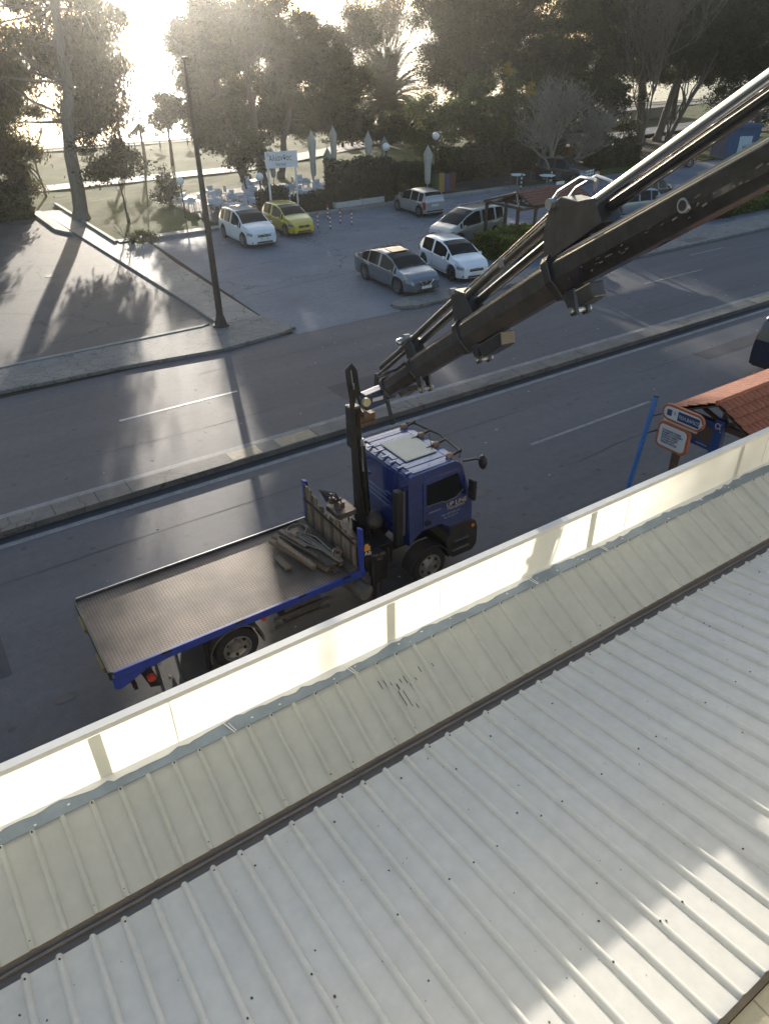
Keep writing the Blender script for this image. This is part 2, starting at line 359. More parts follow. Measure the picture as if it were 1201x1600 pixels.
# ------------------------------------------------------------------ shop building with ribbed roof
roof_m = layered_ground('roof_sheet', (.55, .55, .525), (.61, .61, .58), mott=.22, big=.7, fine=9, rough=.42, bump=.08, bs=14, grain=.07, spots=.03, spot_rgb=(.08, .07, .05), stretch=(4, .35, 1))
roof_a = layered_ground('roof_sheet_front', (.45, .465, .43), (.51, .52, .48), mott=.22, big=.7, fine=9, rough=.42, bump=.08, bs=14, grain=.06, spots=.025, spot_rgb=(.06, .06, .05), stretch=(4, .5, 1))
shop = empty('shop_building', (0, 4.8, 0), label='low shop building under the camera with pale ribbed metal canopy roof and glowing white parapet', cat='building')
def sp(mb_, name, m_, **k):     # build in world coords then parent under the shop empty
    o = mb_.build(name, m_, **k); o.parent = shop; o.matrix_parent_inverse = Matrix.Translation((0, -4.8, 0)); return o
def ribbed(x_first, pitch, x0, x1, ya, za, yb, zb, w_, h_, round_top=True, seam=4):
    """sheet from (ya,za) to (yb,zb) with ribs along it"""
    b = MB(); prof = []
    k0 = math.ceil((x0-x_first)/pitch); x = x0; prof.append((x0, 0))
    k = k0
    while x_first+k*pitch < x1:
        c = x_first+k*pitch+random.uniform(-.003, .003); hh = h_*(1.0 if k % seam else 1.08)
        if k % seam == 0: prof += [(c-w_*1.45, 0), (c-w_*1.44, .005)]
        prof += [(c-w_*1.0, 0 if k % seam else .004), (c-w_*.62, hh*.72), (c-w_*.28, hh), (c+w_*.28, hh), (c+w_*.62, hh*.72), (c+w_*1.0, 0)]
        prof += [(c+pitch*.36, .0015), (c+pitch*.40, .0015)]
        k += 1
    prof.append((x1, 0))
    d = Vector((0, yb-ya, zb-za)); L_ = d.length; d.normalize(); nn = Vector((1, 0, 0)).cross(d)
    if nn.z < 0: nn = -nn
    N = len(prof); vs = []
    M_ = 9
    for j in range(M_):
        t = L_*j/(M_-1)
        for (px, ph) in prof:
            p = Vector((px, ya, za))+d*t+nn*(ph+.0015*math.sin(px*1.7+t*2.3)); vs.append(p)
    fs = [(j*N+i, j*N+i+1, (j+1)*N+i+1, (j+1)*N+i) for j in range(M_-1) for i in range(N-1)]
    b.add(vs, fs); return b
YA, ZA, YG1, ZG = 4.69, 4.50, 3.93, 4.13
o = sp(ribbed(-.495, .2455, -12, 34, YA, ZA, YG1, ZG, .027, .028), 'front_roof_sheet', roof_a, smooth=True, ang=50, fix=False)
YB, ZB = 3.76, 4.13; YE = .60; ZE = ZB+.165*(YB-YE)
o = sp(ribbed(1.676, .2505, -12, 34, YB, ZB, YE, ZE, .030, .036), 'rear_roof_sheet', roof_m, smooth=True, ang=50, fix=False)
gut = mat('gutter_rust', (.20, .175, .155), .8, .0, rgb2=(.15, .135, .125), vs=4, bump=.2)
g = MB()
for (y0, z0), (y1, z1) in zip([(3.945, 4.115), (3.94, 4.085), (3.90, 4.075), (3.79, 4.075), (3.75, 4.085), (3.745, 4.118)][:-1], [(3.94, 4.085), (3.90, 4.075), (3.79, 4.075), (3.75, 4.085), (3.745, 4.118)]):
    g.add([(-12, y0, z0), (34, y0, z0), (34, y1, z1), (-12, y1, z1)], [(0, 1, 2, 3)])
sp(g, 'gutter', gut, fix=False)
sp(MB().bx(-12, 34, 3.86, 3.885, 4.07, 4.10), 'gutter_lip', gut)
# screws with rust, at rib ends and along the purlin lines
s_ = MB()
dA = Vector((0, YG1-YA, ZG-ZA)).normalized()
for k in range(-46, 140):
    x = -.495+.2455*k
    if k % 3 != 1: s_.cyl((x, YA-.03, ZA+.012), (x, YA-.03, ZA+.030), .008, n=6)
    if k % 3: s_.cyl((x, YG1+.05, ZG+.042), (x, YG1+.05, ZG+.056), .009, n=6)
for k in range(-52, 130):
    x = 1.676+.2505*k
    for yy in (YB-.05, 2.45, 1.25):
        if (k+int(yy*3)) % 3 == 1 or random.random() < .2:
            z = ZB+.165*(YB-yy)+.028; s_.cyl((x, yy, z), (x, yy, z+.014), .009, n=6)
sp(s_, 'roof_screws', mat('rusty_screw', (.05, .035, .028), .8))['kind'] = 'stuff'
# droppings and dirt crumbs, scratches
s_ = MB()
for k in range(240):
    x = random.uniform(-2, 9); y = random.uniform(.7, 3.7); r_ = random.choice((.002, .003, .004, .006, .009)); z = ZB+.165*(YB-y)+.003
    u_ = random.uniform(0, 6.28); s_.box((x, y, z), (r_*2, r_*random.uniform(1, 2.4), .004), Matrix.Rotation(u_, 3, 'Z'))
sp(s_, 'dirt_specks', mat('dirt_speck', (.09, .08, .06), .9))['kind'] = 'stuff'
s_ = MB()
def onA(x, y): return ZA+(ZG-ZA)*(YA-y)/(YA-YG1)
for (x, y, L_) in [(2.86+.055*i, 4.52-.018*i+random.uniform(-.05, .05), random.uniform(.03, .09)) for i in range(8)]+[(3.0, 4.36, .16), (3.05, 4.34, .17), (3.02, 4.42, .06), (3.16, 4.37, .08), (3.34, 4.48, .06), (3.4, 4.47, .05), (3.45, 4.46, .05), (3.5, 4.45, .04), (3.10, 4.18, .05)]:
    s_.bar((x, y, onA(x, y)+.003), (x+.004, y-L_, onA(x, y-L_)+.003), .007, .003)
sp(s_, 'scratch_marks', mat('scratch', (.05, .05, .045), .8))
# blue grey flashing + torn white tape edge
sp(MB().prism([(4.68, 4.520), (4.83, 4.545), (4.83, 4.535), (4.68, 4.506)], -12, 34, 'x'), 'flashing', mat('blue_grey_paint', (.20, .25, .30), .55, var=.18, vs=3, bump=.2))
e_ = MB(); xx = -3.0; top = []; bot = []
while xx < 26:
    top.append((xx, 4.835)); bot.append((xx, 4.79-.022*math.sin(xx*3.1)-random.uniform(0, .02)+(.02 if random.random() < .2 else 0))); xx += random.uniform(.04, .12)
nn_ = len(top); zz = lambda y: 4.545-(4.83-y)*.167+.004
e_.add([(x, y, zz(y)) for x, y in bot]+[(x, y, zz(y)) for x, y in top], [(i, i+1, nn_+i+1, nn_+i) for i in range(nn_-1)])
for i in range(26):
    x = random.uniform(-1, 10); y = random.uniform(4.70, 4.78); r_ = random.uniform(.005, .014)
    e_.box((x, y, zz(y)+.002), (r_*2, r_*1.5, .003))
for x in (1.28, 2.62, 5.2, 6.4): e_.bar((x, 4.80, 4.55), (x+.05, 4.66, 4.53), .008, .006); e_.bar((x+.04, 4.78, 4.55), (x+.07, 4.67, 4.53), .006, .006)
sp(e_, 'sealant_edge', white_paint, fix=False)
# translucent white parapet panels, thin frame
pm = bpy.data.materials.new('translucent_panel'); pm.use_nodes = True; n = pm.node_tree; n.nodes.clear()
out = node(n, 'ShaderNodeOutputMaterial'); df = node(n, 'ShaderNodeBsdfDiffuse'); tr_ = node(n, 'ShaderNodeBsdfTranslucent'); mx = node(n, 'ShaderNodeMixShader'); mx.inputs[0].default_value = .6
gl = node(n, 'ShaderNodeBsdfGlossy'); gl.inputs['Roughness'].default_value = .35; mx2 = node(n, 'ShaderNodeMixShader'); mx2.inputs[0].default_value = .04
tc = node(n, 'ShaderNodeTexCoord'); nz = node(n, 'ShaderNodeTexNoise'); nz.inputs['Scale'].default_value = 1.5; rp = node(n, 'ShaderNodeValToRGB')
rp.color_ramp.elements[0].color = (.68, .68, .62, 1); rp.color_ramp.elements[1].color = (.80, .80, .72, 1); rp.color_ramp.elements[0].position = .3; rp.color_ramp.elements[1].position = .7; nz.inputs['Detail'].default_value = 6
n.links.new(tc.outputs['Object'], nz.inputs['Vector']); n.links.new(nz.outputs['Fac'], rp.inputs[0]); n.links.new(rp.outputs[0], df.inputs[0]); n.links.new(rp.outputs[0], tr_.inputs[0])
n.links.new(df.outputs[0], mx.inputs[1]); n.links.new(tr_.outputs[0], mx.inputs[2]); n.links.new(mx.outputs[0], mx2.inputs[1]); n.links.new(gl.outputs[0], mx2.inputs[2]); n.links.new(mx2.outputs[0], out.inputs[0])
for k in range(-4, 11):
    x0 = -2.2+k*3.05
    sp(MB().add([(x0+.003, 4.84, 4.54), (x0+3.047, 4.84, 4.54), (x0+3.047, 4.84, 5.12), (x0+.003, 4.84, 5.12)], [(0, 1, 2, 3)]), 'parapet_panel', pm, fix=False)
sp(MB().bx(-14.6, 31.6, 4.80, 4.885, 5.12, 5.175), 'parapet_cap', mat('cap_white', (.62, .62, .60), .5, var=.08))
sp(MB().bx(-14.6, 31.6, 4.85, 4.90, 4.35, 4.54), 'parapet_base', white_paint)
for k in range(-4, 10): sp(MB().bx(.16+k*3.06, .26+k*3.06, 4.905, 4.93, 4.3, 5.085), 'unseen_upright', pm)  # unseen uprights added behind the panels to cast pale shadow bands
for k in range(-4, 12): sp(MB().bx(-2.2+k*3.05-.005, -2.2+k*3.05+.005, 4.845, 4.848, 4.53, 5.12), 'parapet_joint', pm)
sp(MB().bx(-12, 31, 4.90, 5.03, 4.30, 4.34), 'upright_rail', alu)
# street wall of the shop, interior, and cream ledge next to the camera
wall_m = mat('cream_wall', (.50, .46, .36), .8, var=.1, vs=2, bump=.2)
sp(MB().bx(-12, 34, 4.62, 4.84, 0.0, 3.1).bx(-12, 34, 4.62, 4.84, 3.9, 4.35), 'shop_wall', wall_m)
gw = MB()
for k in range(-4, 11): gw.bx(-2+k*3.05, .8+k*3.05, 4.70, 4.74, 3.1, 3.9)
sp(gw, 'shop_window', glass_dark)
sp(MB().bx(-12, 34, .56, .60, 4.2, ZE+.05), 'roof_edge_trim', mat('trim_brown', (.09, .075, .055), .6, .3, var=.3))
tile = layered_ground('ledge_tile', (.36, .34, .25), (.46, .43, .33), big=1.5, fine=18, rough=.6, grain=.12)
sp(MB().bx(-12, 34, -.05, .555, 4.4, ZE+.03), 'balcony_ledge', tile)
t_ = MB()
for k in range(-30, 110): t_.bx(-.1+k*.3, -.088+k*.3, -.05, .55, ZE+.030, ZE+.033)
sp(t_, 'ledge_joint', mat('grout', (.22, .21, .16), .8))
sp(MB().bx(-12, 34, -6, -.6, 0, 9.2), 'rear_wall', wall_m)

# ------------------------------------------------------------------ vegetation
def leaf_mat(name, c1, c2, trans=.35, rough=.55):
    m_ = bpy.data.materials.new(name); m_.use_nodes = True; n = m_.node_tree; n.nodes.clear(); L = n.links
    out = node(n, 'ShaderNodeOutputMaterial'); pb = node(n, 'ShaderNodeBsdfPrincipled'); pb.inputs['Roughness'].default_value = rough; pb.inputs['Specular IOR Level'].default_value = .35
    tl = node(n, 'ShaderNodeBsdfTranslucent'); mx = node(n, 'ShaderNodeMixShader'); mx.inputs[0].default_value = trans
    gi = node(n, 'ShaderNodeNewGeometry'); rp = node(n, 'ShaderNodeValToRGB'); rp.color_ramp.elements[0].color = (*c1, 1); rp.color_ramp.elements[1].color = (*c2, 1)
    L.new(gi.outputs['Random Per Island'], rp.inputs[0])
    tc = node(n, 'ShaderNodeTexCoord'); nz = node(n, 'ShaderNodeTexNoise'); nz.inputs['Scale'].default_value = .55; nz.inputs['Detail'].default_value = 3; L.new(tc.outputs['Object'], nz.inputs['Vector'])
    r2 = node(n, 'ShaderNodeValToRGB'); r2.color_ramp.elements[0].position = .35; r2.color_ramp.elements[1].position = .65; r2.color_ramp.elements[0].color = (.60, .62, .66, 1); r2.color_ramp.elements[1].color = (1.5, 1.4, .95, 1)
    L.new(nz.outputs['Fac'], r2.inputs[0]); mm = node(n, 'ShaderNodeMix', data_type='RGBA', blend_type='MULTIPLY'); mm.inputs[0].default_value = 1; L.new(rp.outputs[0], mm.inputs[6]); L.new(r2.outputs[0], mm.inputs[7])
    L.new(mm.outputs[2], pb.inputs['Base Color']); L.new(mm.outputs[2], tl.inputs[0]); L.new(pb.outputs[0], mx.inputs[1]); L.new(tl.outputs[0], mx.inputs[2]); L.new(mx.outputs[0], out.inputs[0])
    MATS[name] = m_; return m_
bark = mat('bark', (.10, .075, .055), .9, var=.4, vs=5, bump=.8, bs=14, stretch=(3, 3, .5))
bark_pale = mat('bark_pale', (.20, .165, .13), .9, var=.35, vs=5, bump=.6, bs=14, stretch=(3, 3, .5))
twig_m = mat('twig', (.17, .13, .10), .85, var=.3, vs=4)
twig_grey = mat('twig_grey', (.24, .20, .16), .8, var=.3, vs=4)
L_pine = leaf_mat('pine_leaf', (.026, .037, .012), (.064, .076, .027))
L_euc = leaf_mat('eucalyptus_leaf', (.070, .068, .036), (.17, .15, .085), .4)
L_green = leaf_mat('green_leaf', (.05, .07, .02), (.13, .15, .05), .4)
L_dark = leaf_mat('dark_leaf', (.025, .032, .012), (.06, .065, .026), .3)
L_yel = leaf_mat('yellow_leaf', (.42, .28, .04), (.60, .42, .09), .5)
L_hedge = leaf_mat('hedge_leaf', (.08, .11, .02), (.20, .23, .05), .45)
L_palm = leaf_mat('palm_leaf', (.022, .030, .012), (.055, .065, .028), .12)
def leaves_mesh(name, P, size, aspect, hang, m_, parent, blob=None):
    """P (n,3) points -> one little bent leaf-spray quad at each"""
    n_ = len(P)
    d = rng.normal(size=(n_, 3)); d[:, 2] = d[:, 2]*(1-hang)-hang*1.6; d /= np.linalg.norm(d, axis=1)[:, None]
    e = np.cross(d, rng.normal(size=(n_, 3))); e /= np.linalg.norm(e, axis=1)[:, None]
    s_ = (size*rng.uniform(.35, 1.0, n_)**1.6*1.75)[:, None]
    a = P-d*s_*.5; c = P+d*s_*.5; wv = e*s_*aspect*.5
    V = np.empty((n_, 4, 3)); V[:, 0] = a-wv*.3; V[:, 1] = P+wv-d*s_*.05; V[:, 2] = c; V[:, 3] = P-wv+d*s_*.05
    me = bpy.data.meshes.new(name); me.vertices.add(n_*4); me.vertices.foreach_set('co', V.reshape(-1).astype(np.float32))
    me.loops.add(n_*4); me.loops.foreach_set('vertex_index', np.arange(n_*4, dtype=np.int32))
    me.polygons.add(n_); me.polygons.foreach_set('loop_start', np.arange(0, n_*4, 4, dtype=np.int32)); me.polygons.foreach_set('loop_total', np.full(n_, 4, dtype=np.int32))
    me.update(calc_edges=True); me.materials.append(m_)
    o = bpy.data.objects.new(name, me); col.objects.link(o); o.parent = parent; return o
def crown_points(blobs, n_, clump=.9, nclump=60, shell=.55, flat=.7):
    """blobs: (x,y,z,rx,ry,rz); leaves gather in clumps that sit mostly near the blob surface"""
    vol = np.array([b[3]*b[4]*b[5] for b in blobs]); vol = vol/vol.sum(); P = []
    for bl, v in zip(blobs, vol):
        k = max(4, int(nclump*v)); m_ = int(n_*v)
        u = rng.normal(size=(k, 3)); u /= np.linalg.norm(u, axis=1)[:, None]
        r_ = (shell+(1-shell)*rng.random(k)**.6)[:, None]
        cc = np.array(bl[:3])+u*r_*np.array(bl[3:])
        cs = clump*rng.uniform(.55, 1.4, k)
        idx = rng.integers(0, k, m_)
        off = rng.normal(size=(m_, 3))*cs[idx][:, None]*.5; off[:, 2] *= flat
        P.append(cc[idx]+off)
    return np.concatenate(P)
def limb(b, p0, p1, r0, r1, wob=.15, seg=6, n=7):
    p0 = Vector(p0); p1 = Vector(p1); L_ = (p1-p0).length; pts = []; rs = []
    for i in range(seg+1):
        t = i/seg; w_ = wob*L_*.1*math.sin(t*math.pi)
        pts.append(p0.lerp(p1, t)+Vector((random.uniform(-w_, w_), random.uniform(-w_, w_), 0))); rs.append(r0+(r1-r0)*t)
    b.tube(pts, 0, n, rs); return pts
def tree(name, base, trunk_top, tr, blobs, nleaf, leaf, lm, label, cat='tree', group=None, clump=.9, nclump=60, hang=0., aspect=.4, bk=None, forks=8, flat=.7, shell=.55, parts=('trunk', 'crown'), extra_trunks=()):
    t = empty(name, (base[0], base[1], 0), 0, label, cat, group); off = Vector((base[0], base[1], 0))
    b = MB(); rel = lambda p: Vector(p)-off
    def one(bs, tp, r_):
        bs = Vector(bs); tp = Vector(tp)
        pts = limb(b, rel(bs)+Vector((0, 0, -.1)), rel(tp), r_*1.0, r_*.35, .18, 8, 9)
        b.cyl(rel(bs)+Vector((0, 0, -.15)), rel(bs)+Vector((0, 0, .6)), r_*1.5, r_*.98, 9, False)
        return pts
    pts = one(base, trunk_top, tr)
    for (bs, tp, r_) in extra_trunks: pts = pts+one(bs, tp, r_)
    bb = sorted(blobs, key=lambda q: -q[3]*q[4]*q[5])
    for i in range(forks):
        q = bb[i % len(bb)]; s0 = random.choice(pts[len(pts)//3:])
        e_ = rel((q[0]+random.uniform(-.6, .6)*q[3], q[1]+random.uniform(-.6, .6)*q[4], q[2]+random.uniform(-.4, .5)*q[5]))
        limb(b, s0, e_, tr*.24*(1-.5*(s0.z/max(1., pts[-1].z))), .02, .8, 6, 5)
    b.build(parts[0], bk or bark, t, smooth=True, ang=60)
    P = crown_points(blobs, nleaf, clump, nclump, shell, flat)-np.array([base[0], base[1], 0])
    P = P[P[:, 2] > .05]
    leaves_mesh(parts[1], P, leaf, aspect, hang, lm, t)
    return t
def bare_tree(name, base, h_, spread, depth, label, r0=.12, m_=None, cat='tree', nbr=4, up=.5, first=.25, leafy=None, seed=1, group=None, crook=.25, decay=.62):
    t = empty(name, base, 0, label, cat, group); b = MB(); rs = random.Random(seed); ends = []
    def grow(p, d, L_, r_, lev):
        seg = 3; pts = [p]; q = p
        for i in range(seg):
            d = (d+Vector((rs.uniform(-1, 1), rs.uniform(-1, 1), rs.uniform(-.6, 1)))*crook*.6).normalized(); q = q+d*(L_/seg); pts.append(q)
        b.tube(pts, 0, 4 if lev > 1 else 6, [r_*(1-.45*i/seg) for i in range(seg+1)])
        if lev >= depth: ends.append(q); return
        for k in range(nbr if lev else nbr+2):
            s0 = pts[rs.choice((1, 2, 3, 3))] if k else pts[-1]
            dd = (d*rs.uniform(.6, 1.1)+Vector((rs.gauss(0, 1)*spread, rs.gauss(0, 1)*spread, rs.uniform(-.15, 1)*up))).normalized()
            grow(s0, dd, L_*rs.uniform(.6, .9), r_*decay, lev+1)
    grow(Vector((0, 0, -.05)), Vector((0, 0, 1)), h_*first, r0, 0)
    b.build('branches', m_ or twig_m, t, fix=False)
    if leafy:
        lm, nl, sz = leafy; E_ = np.array([list(e) for e in ends]); idx = rng.integers(0, len(E_), nl)
        leaves_mesh('foliage', E_[idx]+rng.normal(size=(nl, 3))*.25, sz, .45, .3, lm, t)
    return t

def fill(x0, x1, z0, z1, y, r, dy=1.5, keep=1.0, step=1.25):
    out_ = []; z = z0+r*.6; row = 0
    while z < z1:
        x = x0+r*.7+(row % 2)*r*.6
        while x < x1-r*.3:
            if random.random() < keep:
                k = random.uniform(.8, 1.15); out_.append((x+random.uniform(-.3, .3)*r, y+random.uniform(-dy, dy), z+random.uniform(-.3, .3)*r, r*k, r*k*1.1, r*k*.8))
            x += r*step
        z += r*.95; row += 1
    return out_
# left: tall eucalyptus with its trunk beside the walkway
tree('eucalyptus_tree', (11.9, 55.4, 0), (13.6, 55.6, 16.0), .50,
     fill(3.0, 16.8, 7.8, 14.8, 57, 1.6, 1.5, .95)+fill(12.8, 17.4, 5.2, 8.4, 57, 1.15)+[(14.3, 57, 6.6, 1.5, 1.5, 1.4), (13.4, 57, 5.2, 1.1, 1.2, 1.0), (8.2, 57, 6.4, 1.5, 1.5, 1.2)], 100000, .30, L_euc,
     'tall eucalyptus with thick bare trunk standing at the lawn kerb beside the walkway', clump=1.1, nclump=420, hang=.75, aspect=.22, forks=34, bk=bark_pale, shell=.2)
tree('spreading_tree', (7.5, 60, 0), (6.8, 60, 6), .25,
     fill(2.5, 11.0, 1.8, 9.0, 59.5, 1.5, 1.2, .97), 70000, .25, L_euc,
     'low spreading tree with hanging foliage left of the tall bare trunk, over the dark hedge', clump=.8, nclump=110, hang=.6, aspect=.3, forks=10)
def hedge(name, x0, x1, y0, y1, h_, n_, lm, label, leaf=.14, cat='hedge', group=None, z0=0):
    t = empty(name, ((x0+x1)/2, (y0+y1)/2, z0), 0, label, cat, group)
    hx, hy = (x1-x0)/2, (y1-y0)/2
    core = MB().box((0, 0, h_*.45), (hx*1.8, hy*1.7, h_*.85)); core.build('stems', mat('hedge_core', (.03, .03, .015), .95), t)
    P = rng.uniform(-1, 1, size=(n_, 3)); f = rng.integers(0, 3, n_); sg = np.sign(P[np.arange(n_), f]+1e-9)
    P[np.arange(n_), f] = sg*rng.uniform(.85, 1.03, n_); P[:, 2] = (P[:, 2]+1)/2
    P = P*np.array([hx, hy, h_]); P[:, 2] *= 1+.10*np.sin(P[:, 0]*2.1+P[:, 1]); P += rng.normal(size=P.shape)*.06
    leaves_mesh('foliage', P, leaf, .6, 0, lm, t); return t
hedge('hedge', 3.0, 9.4, 57.8, 60.0, 2.4, 11000, L_dark, 'tall dark clipped hedge at the far end of the side street by the walkway step', leaf=.2)
hedge('hedge', 1.0, 4.6, 60.4, 62.4, 2.8, 6000, L_dark, 'dark hedge at the left edge of the photo behind the street end', leaf=.2)
bare_tree('bare_sapling', (11.9, 66, 0), 8, .5, 4, 'thin pale bare tree on the lawn just left of the thick trunk', .11, twig_grey, seed=4, nbr=3, first=.35)
tree('lawn_tree', (14.2, 52.3, 0), (14.1, 52.4, 2.6), .09, [(13.7, 52.6, 4.2, 1.7, 1.5, 1.7), (14.9, 52.6, 3.7, 1.2, 1.2, 1.1), (12.6, 52.6, 3.4, 1.1, 1.0, .9)], 7500, .2, L_dark,
     'small leafy tree with forked slim trunk on the sunlit lawn', clump=.6, nclump=40, forks=8, hang=.3, shell=.3)
tree('young_conifer', (18.6, 56.6, 0), (18.6, 56.6, 2.9), .06, [(18.6, 56.6, .8, 1.15, 1.15, .6), (18.6, 56.6, 1.6, .8, .8, .6), (18.6, 56.6, 2.4, .42, .42, .6)], 4500, .16, L_dark,
     'small dark conifer on the lawn left of the restaurant tables', clump=.35, nclump=60, forks=4, shell=.5)
tree('garden_tree', (24.0, 54.5, 0), (23.8, 54.6, 2.4), .10, [(23.6, 54.8, 3.6, 1.7, 1.5, 1.5), (24.8, 54.8, 2.7, 1.2, 1.2, 1.1)], 8000, .19, L_dark,
     'round dark broadleaf tree behind the white restaurant tables, right of the lamp post', clump=.6, nclump=45, forks=6, shell=.4)
# centre: three big pines behind the restaurant
PG = 'big pines behind the restaurant terrace'
tree('pine_tree', (27.8, 63.2, 0), (26.0, 66, 13), .42, fill(24.0, 28.2, 3.6, 13.0, 66, 1.5)+[(22.9, 66, 5.8, 1.2, 1.3, 1.0), (22.0, 66, 4.9, .8, 1, .6)], 133000, .22, L_pine,
     'leftmost big pine behind the restaurant, its crown edging the bright sun gap', group=PG, clump=.95, nclump=150, aspect=.35, forks=16)
tree('pine_tree', (28.9, 62.3, 0), (30.0, 66, 14), .36, fill(27.0, 34.5, 3.9, 12.5, 66, 1.8)+fill(25.0, 34.5, 2.9, 5.2, 67, 1.1)+fill(29.6, 33.6, 12.5, 18, 66, 1.6), 152000, .22, L_pine,
     'middle big pine behind the restaurant with straight brown trunk', group=PG, clump=.95, nclump=160, aspect=.35, forks=14)
tree('pine_tree', (30.9, 62.8, 0), (35.5, 66.5, 12), .30, fill(33.0, 40.6, 4.4, 11.5, 66, 1.8)+fill(34.0, 42.5, 2.9, 5.0, 68, 1.1)+fill(38.5, 41, 3.6, 6.6, 66, 1.2), 152000, .22, L_pine,
     'rightmost big pine behind the restaurant with trunk leaning to the right', group=PG, clump=.95, nclump=160, aspect=.35, forks=14)
# palm
pt = empty('palm_tree', (53.7, 79.9, 0), 0, 'big date palm with arching fronds in front of the bright water', 'palm')
MB().tube([(0, 0, -.1), (.05, 0, 1.5), (0, 0, 3.2), (0, 0, 4.2)], .5, 10, [.62, .5, .48, .6]).build('trunk', bark, pt, smooth=True)
pl = MB()
def frond(az, el, L_, droop, wid=.40):
    p = Vector((0, 0, 4.2)); d = Vector((math.cos(az)*math.cos(el), math.sin(az)*math.cos(el), math.sin(el))); N_ = 16; st = L_/N_
    sd_ = Vector((-math.sin(az), math.cos(az), 0)); pts = [p]
    for i in range(N_):
        d = (d+Vector((0, 0, -droop*st*(.4+i/N_)))).normalized(); q = p+d*st; u_ = sd_.cross(d).normalized()
        w_ = wid*math.sin(math.pi*min(1, .12+.88*(i+1)/N_))**.5*1.6*L_/5
        for s1 in (-1, 1):
            for k in range(3):
                a_ = p.lerp(q, k*.33); tip = a_+sd_*s1*w_+d*.35+u_*random.uniform(-.18, .02)+Vector((0, 0, -.12))
                pl.add([a_, a_+d*.20, tip], [(0, 1, 2)])
        pts.append(q); p = q
    pl.tube(pts, 0, 3, [.045*(1-i/(N_+1))+.008 for i in range(N_+1)])
for i in range(170):
    el = random.choice((1.25, 1.0, .8, .55, .3, .1, -.15, -.45))+random.uniform(-.1, .1)
    frond(random.uniform(0, 6.283), el, random.uniform(5.2, 6.6), .21)
pl.build('fronds', L_palm, pt, fix=False)
bare_tree('bare_willow', (66, 98, 0), 21, .42, 5, 'tall wispy bare tree with reddish twigs behind the palm', .22, twig_m, seed=12, nbr=4, first=.30, up=.9, leafy=(L_euc, 5000, .28))
bare_tree('bare_willow', (88, 112, 0), 19, .45, 5, 'bare reddish tree right of the palm against the far water', .22, twig_m, seed=22, nbr=4, first=.28, up=.8)
# right: huge pines
PR = 'tall pines along the right side of the park'
tree('tall_pine', (56, 66, 0), (56, 67, 15), .4, fill(49.5, 60, 6.6, 17, 66, 2.0)+[(48.6, 66, 12.5, 1.3, 1.5, 1.2)], 152000, .25, L_pine,
     'tall dense pine right of the open sky gap above the yellowing poplars', group=PR, clump=1.1, nclump=170, aspect=.35, forks=14)
tree('tall_pine', (64, 64, 0), (65, 64, 15), .4, fill(58, 69.5, 6.5, 17, 64, 2.1), 161500, .25, L_pine,
     'tall dense pine behind the bare fig shrub', group=PR, clump=1.1, nclump=170, aspect=.35, forks=14)
tree('tall_pine', (74.4, 59.7, 0), (73.5, 61, 13), .55, fill(67, 78.5, 6.2, 17, 62, 2.1), 171000, .25, L_pine,
     'tall pine with upright thick trunk behind the chrome crane rods', group=PR, clump=1.1, nclump=170, aspect=.35, forks=14, bk=bark)
tree('tall_pine', (77, 59.6, 0), (82.5, 61, 11), .48, fill(76, 90, 6.0, 17, 61, 2.1), 180500, .25, L_pine,
     'tall pine with two thick trunks leaning right, near the blue kiosk', group=PR, clump=1.1, nclump=170, aspect=.35, forks=14, extra_trunks=[((77.8, 58.8, 0), (84.5, 59, 9), .26)])
tree('tall_pine', (90, 56, 0), (92, 57, 13), .4, fill(84, 108, 2.0, 17, 57, 2.3), 285000, .25, L_pine,
     'rightmost tall pine at the top right edge behind the crane boom', group=PR, clump=1.2, nclump=300, aspect=.35, forks=12)
tree('tall_pine', (101, 76, 0), (101, 76, 13), .4, fill(88, 116, 5.5, 18, 76, 3.0), 171000, .32, L_pine,
     'pine mass farther back filling the gap between the right hand pines', group=PR, clump=1.5, nclump=240, aspect=.35, forks=12)
sheet('cafe_ground', 0, 0, 0, 0, .14, dirt_mat, poly=[(37, 47.2), (44, 47.0), (66, 51), (84, 57), (100, 58), (100, 66), (70, 64), (52, 62), (38, 58)])
# yellowing poplars, shrubs
PY = 'yellowing poplars behind the cafe'
for i, (x, y, h_, lab) in enumerate([(48.8, 57.5, 7.6, 'yellow tipped slim poplar directly above the silver hatchback'), (52.0, 57.5, 9.0, 'brightest yellow poplar spire in front of the dense pines'), (54.4, 57, 7.4, 'greenish yellow poplar left of the bare fig shrub')]):
    tree('poplar', (x, y, 0), (x, y, h_), .07, [(x, y, h_*.3, 1.5, 1.3, 1.6), (x, y, h_*.55, 1.2, 1.1, 1.7)], 9000, .19, L_green, lab, group=PY, clump=.5, nclump=60, hang=.4, forks=10, shell=.3)
    yt = [o_ for o_ in bpy.data.objects if o_.name.startswith('poplar') and not o_.parent][-1]
    P = crown_points([(0, 0, h_*.78, .45, .45, h_*.22), (random.uniform(-1.0, -.5), 0, h_*.5, .3, .3, 1.2), (.8, 0, h_*.45, .3, .3, 1.0)], 2200, .3, 24, .1)
    leaves_mesh('yellow_foliage', P, .17, .5, .3, L_yel, yt)
tree('shade_tree', (43.5, 57, 0), (43.6, 57, 4), .14, fill(41.5, 53, 2.3, 6.3, 56.5, 1.4), 52000, .22, L_green,
     'broad leafy tree over the cafe tables behind the silver hatchback', clump=.8, nclump=90, forks=12, hang=.2)
tree('shade_tree', (39.5, 62, 0), (39.6, 62, 3.2), .14, fill(35.5, 47, 2.6, 4.4, 62, 1.2), 26000, .22, L_dark,
     'flat crowned dark tree in front of the palm', clump=.6, nclump=50, forks=10)
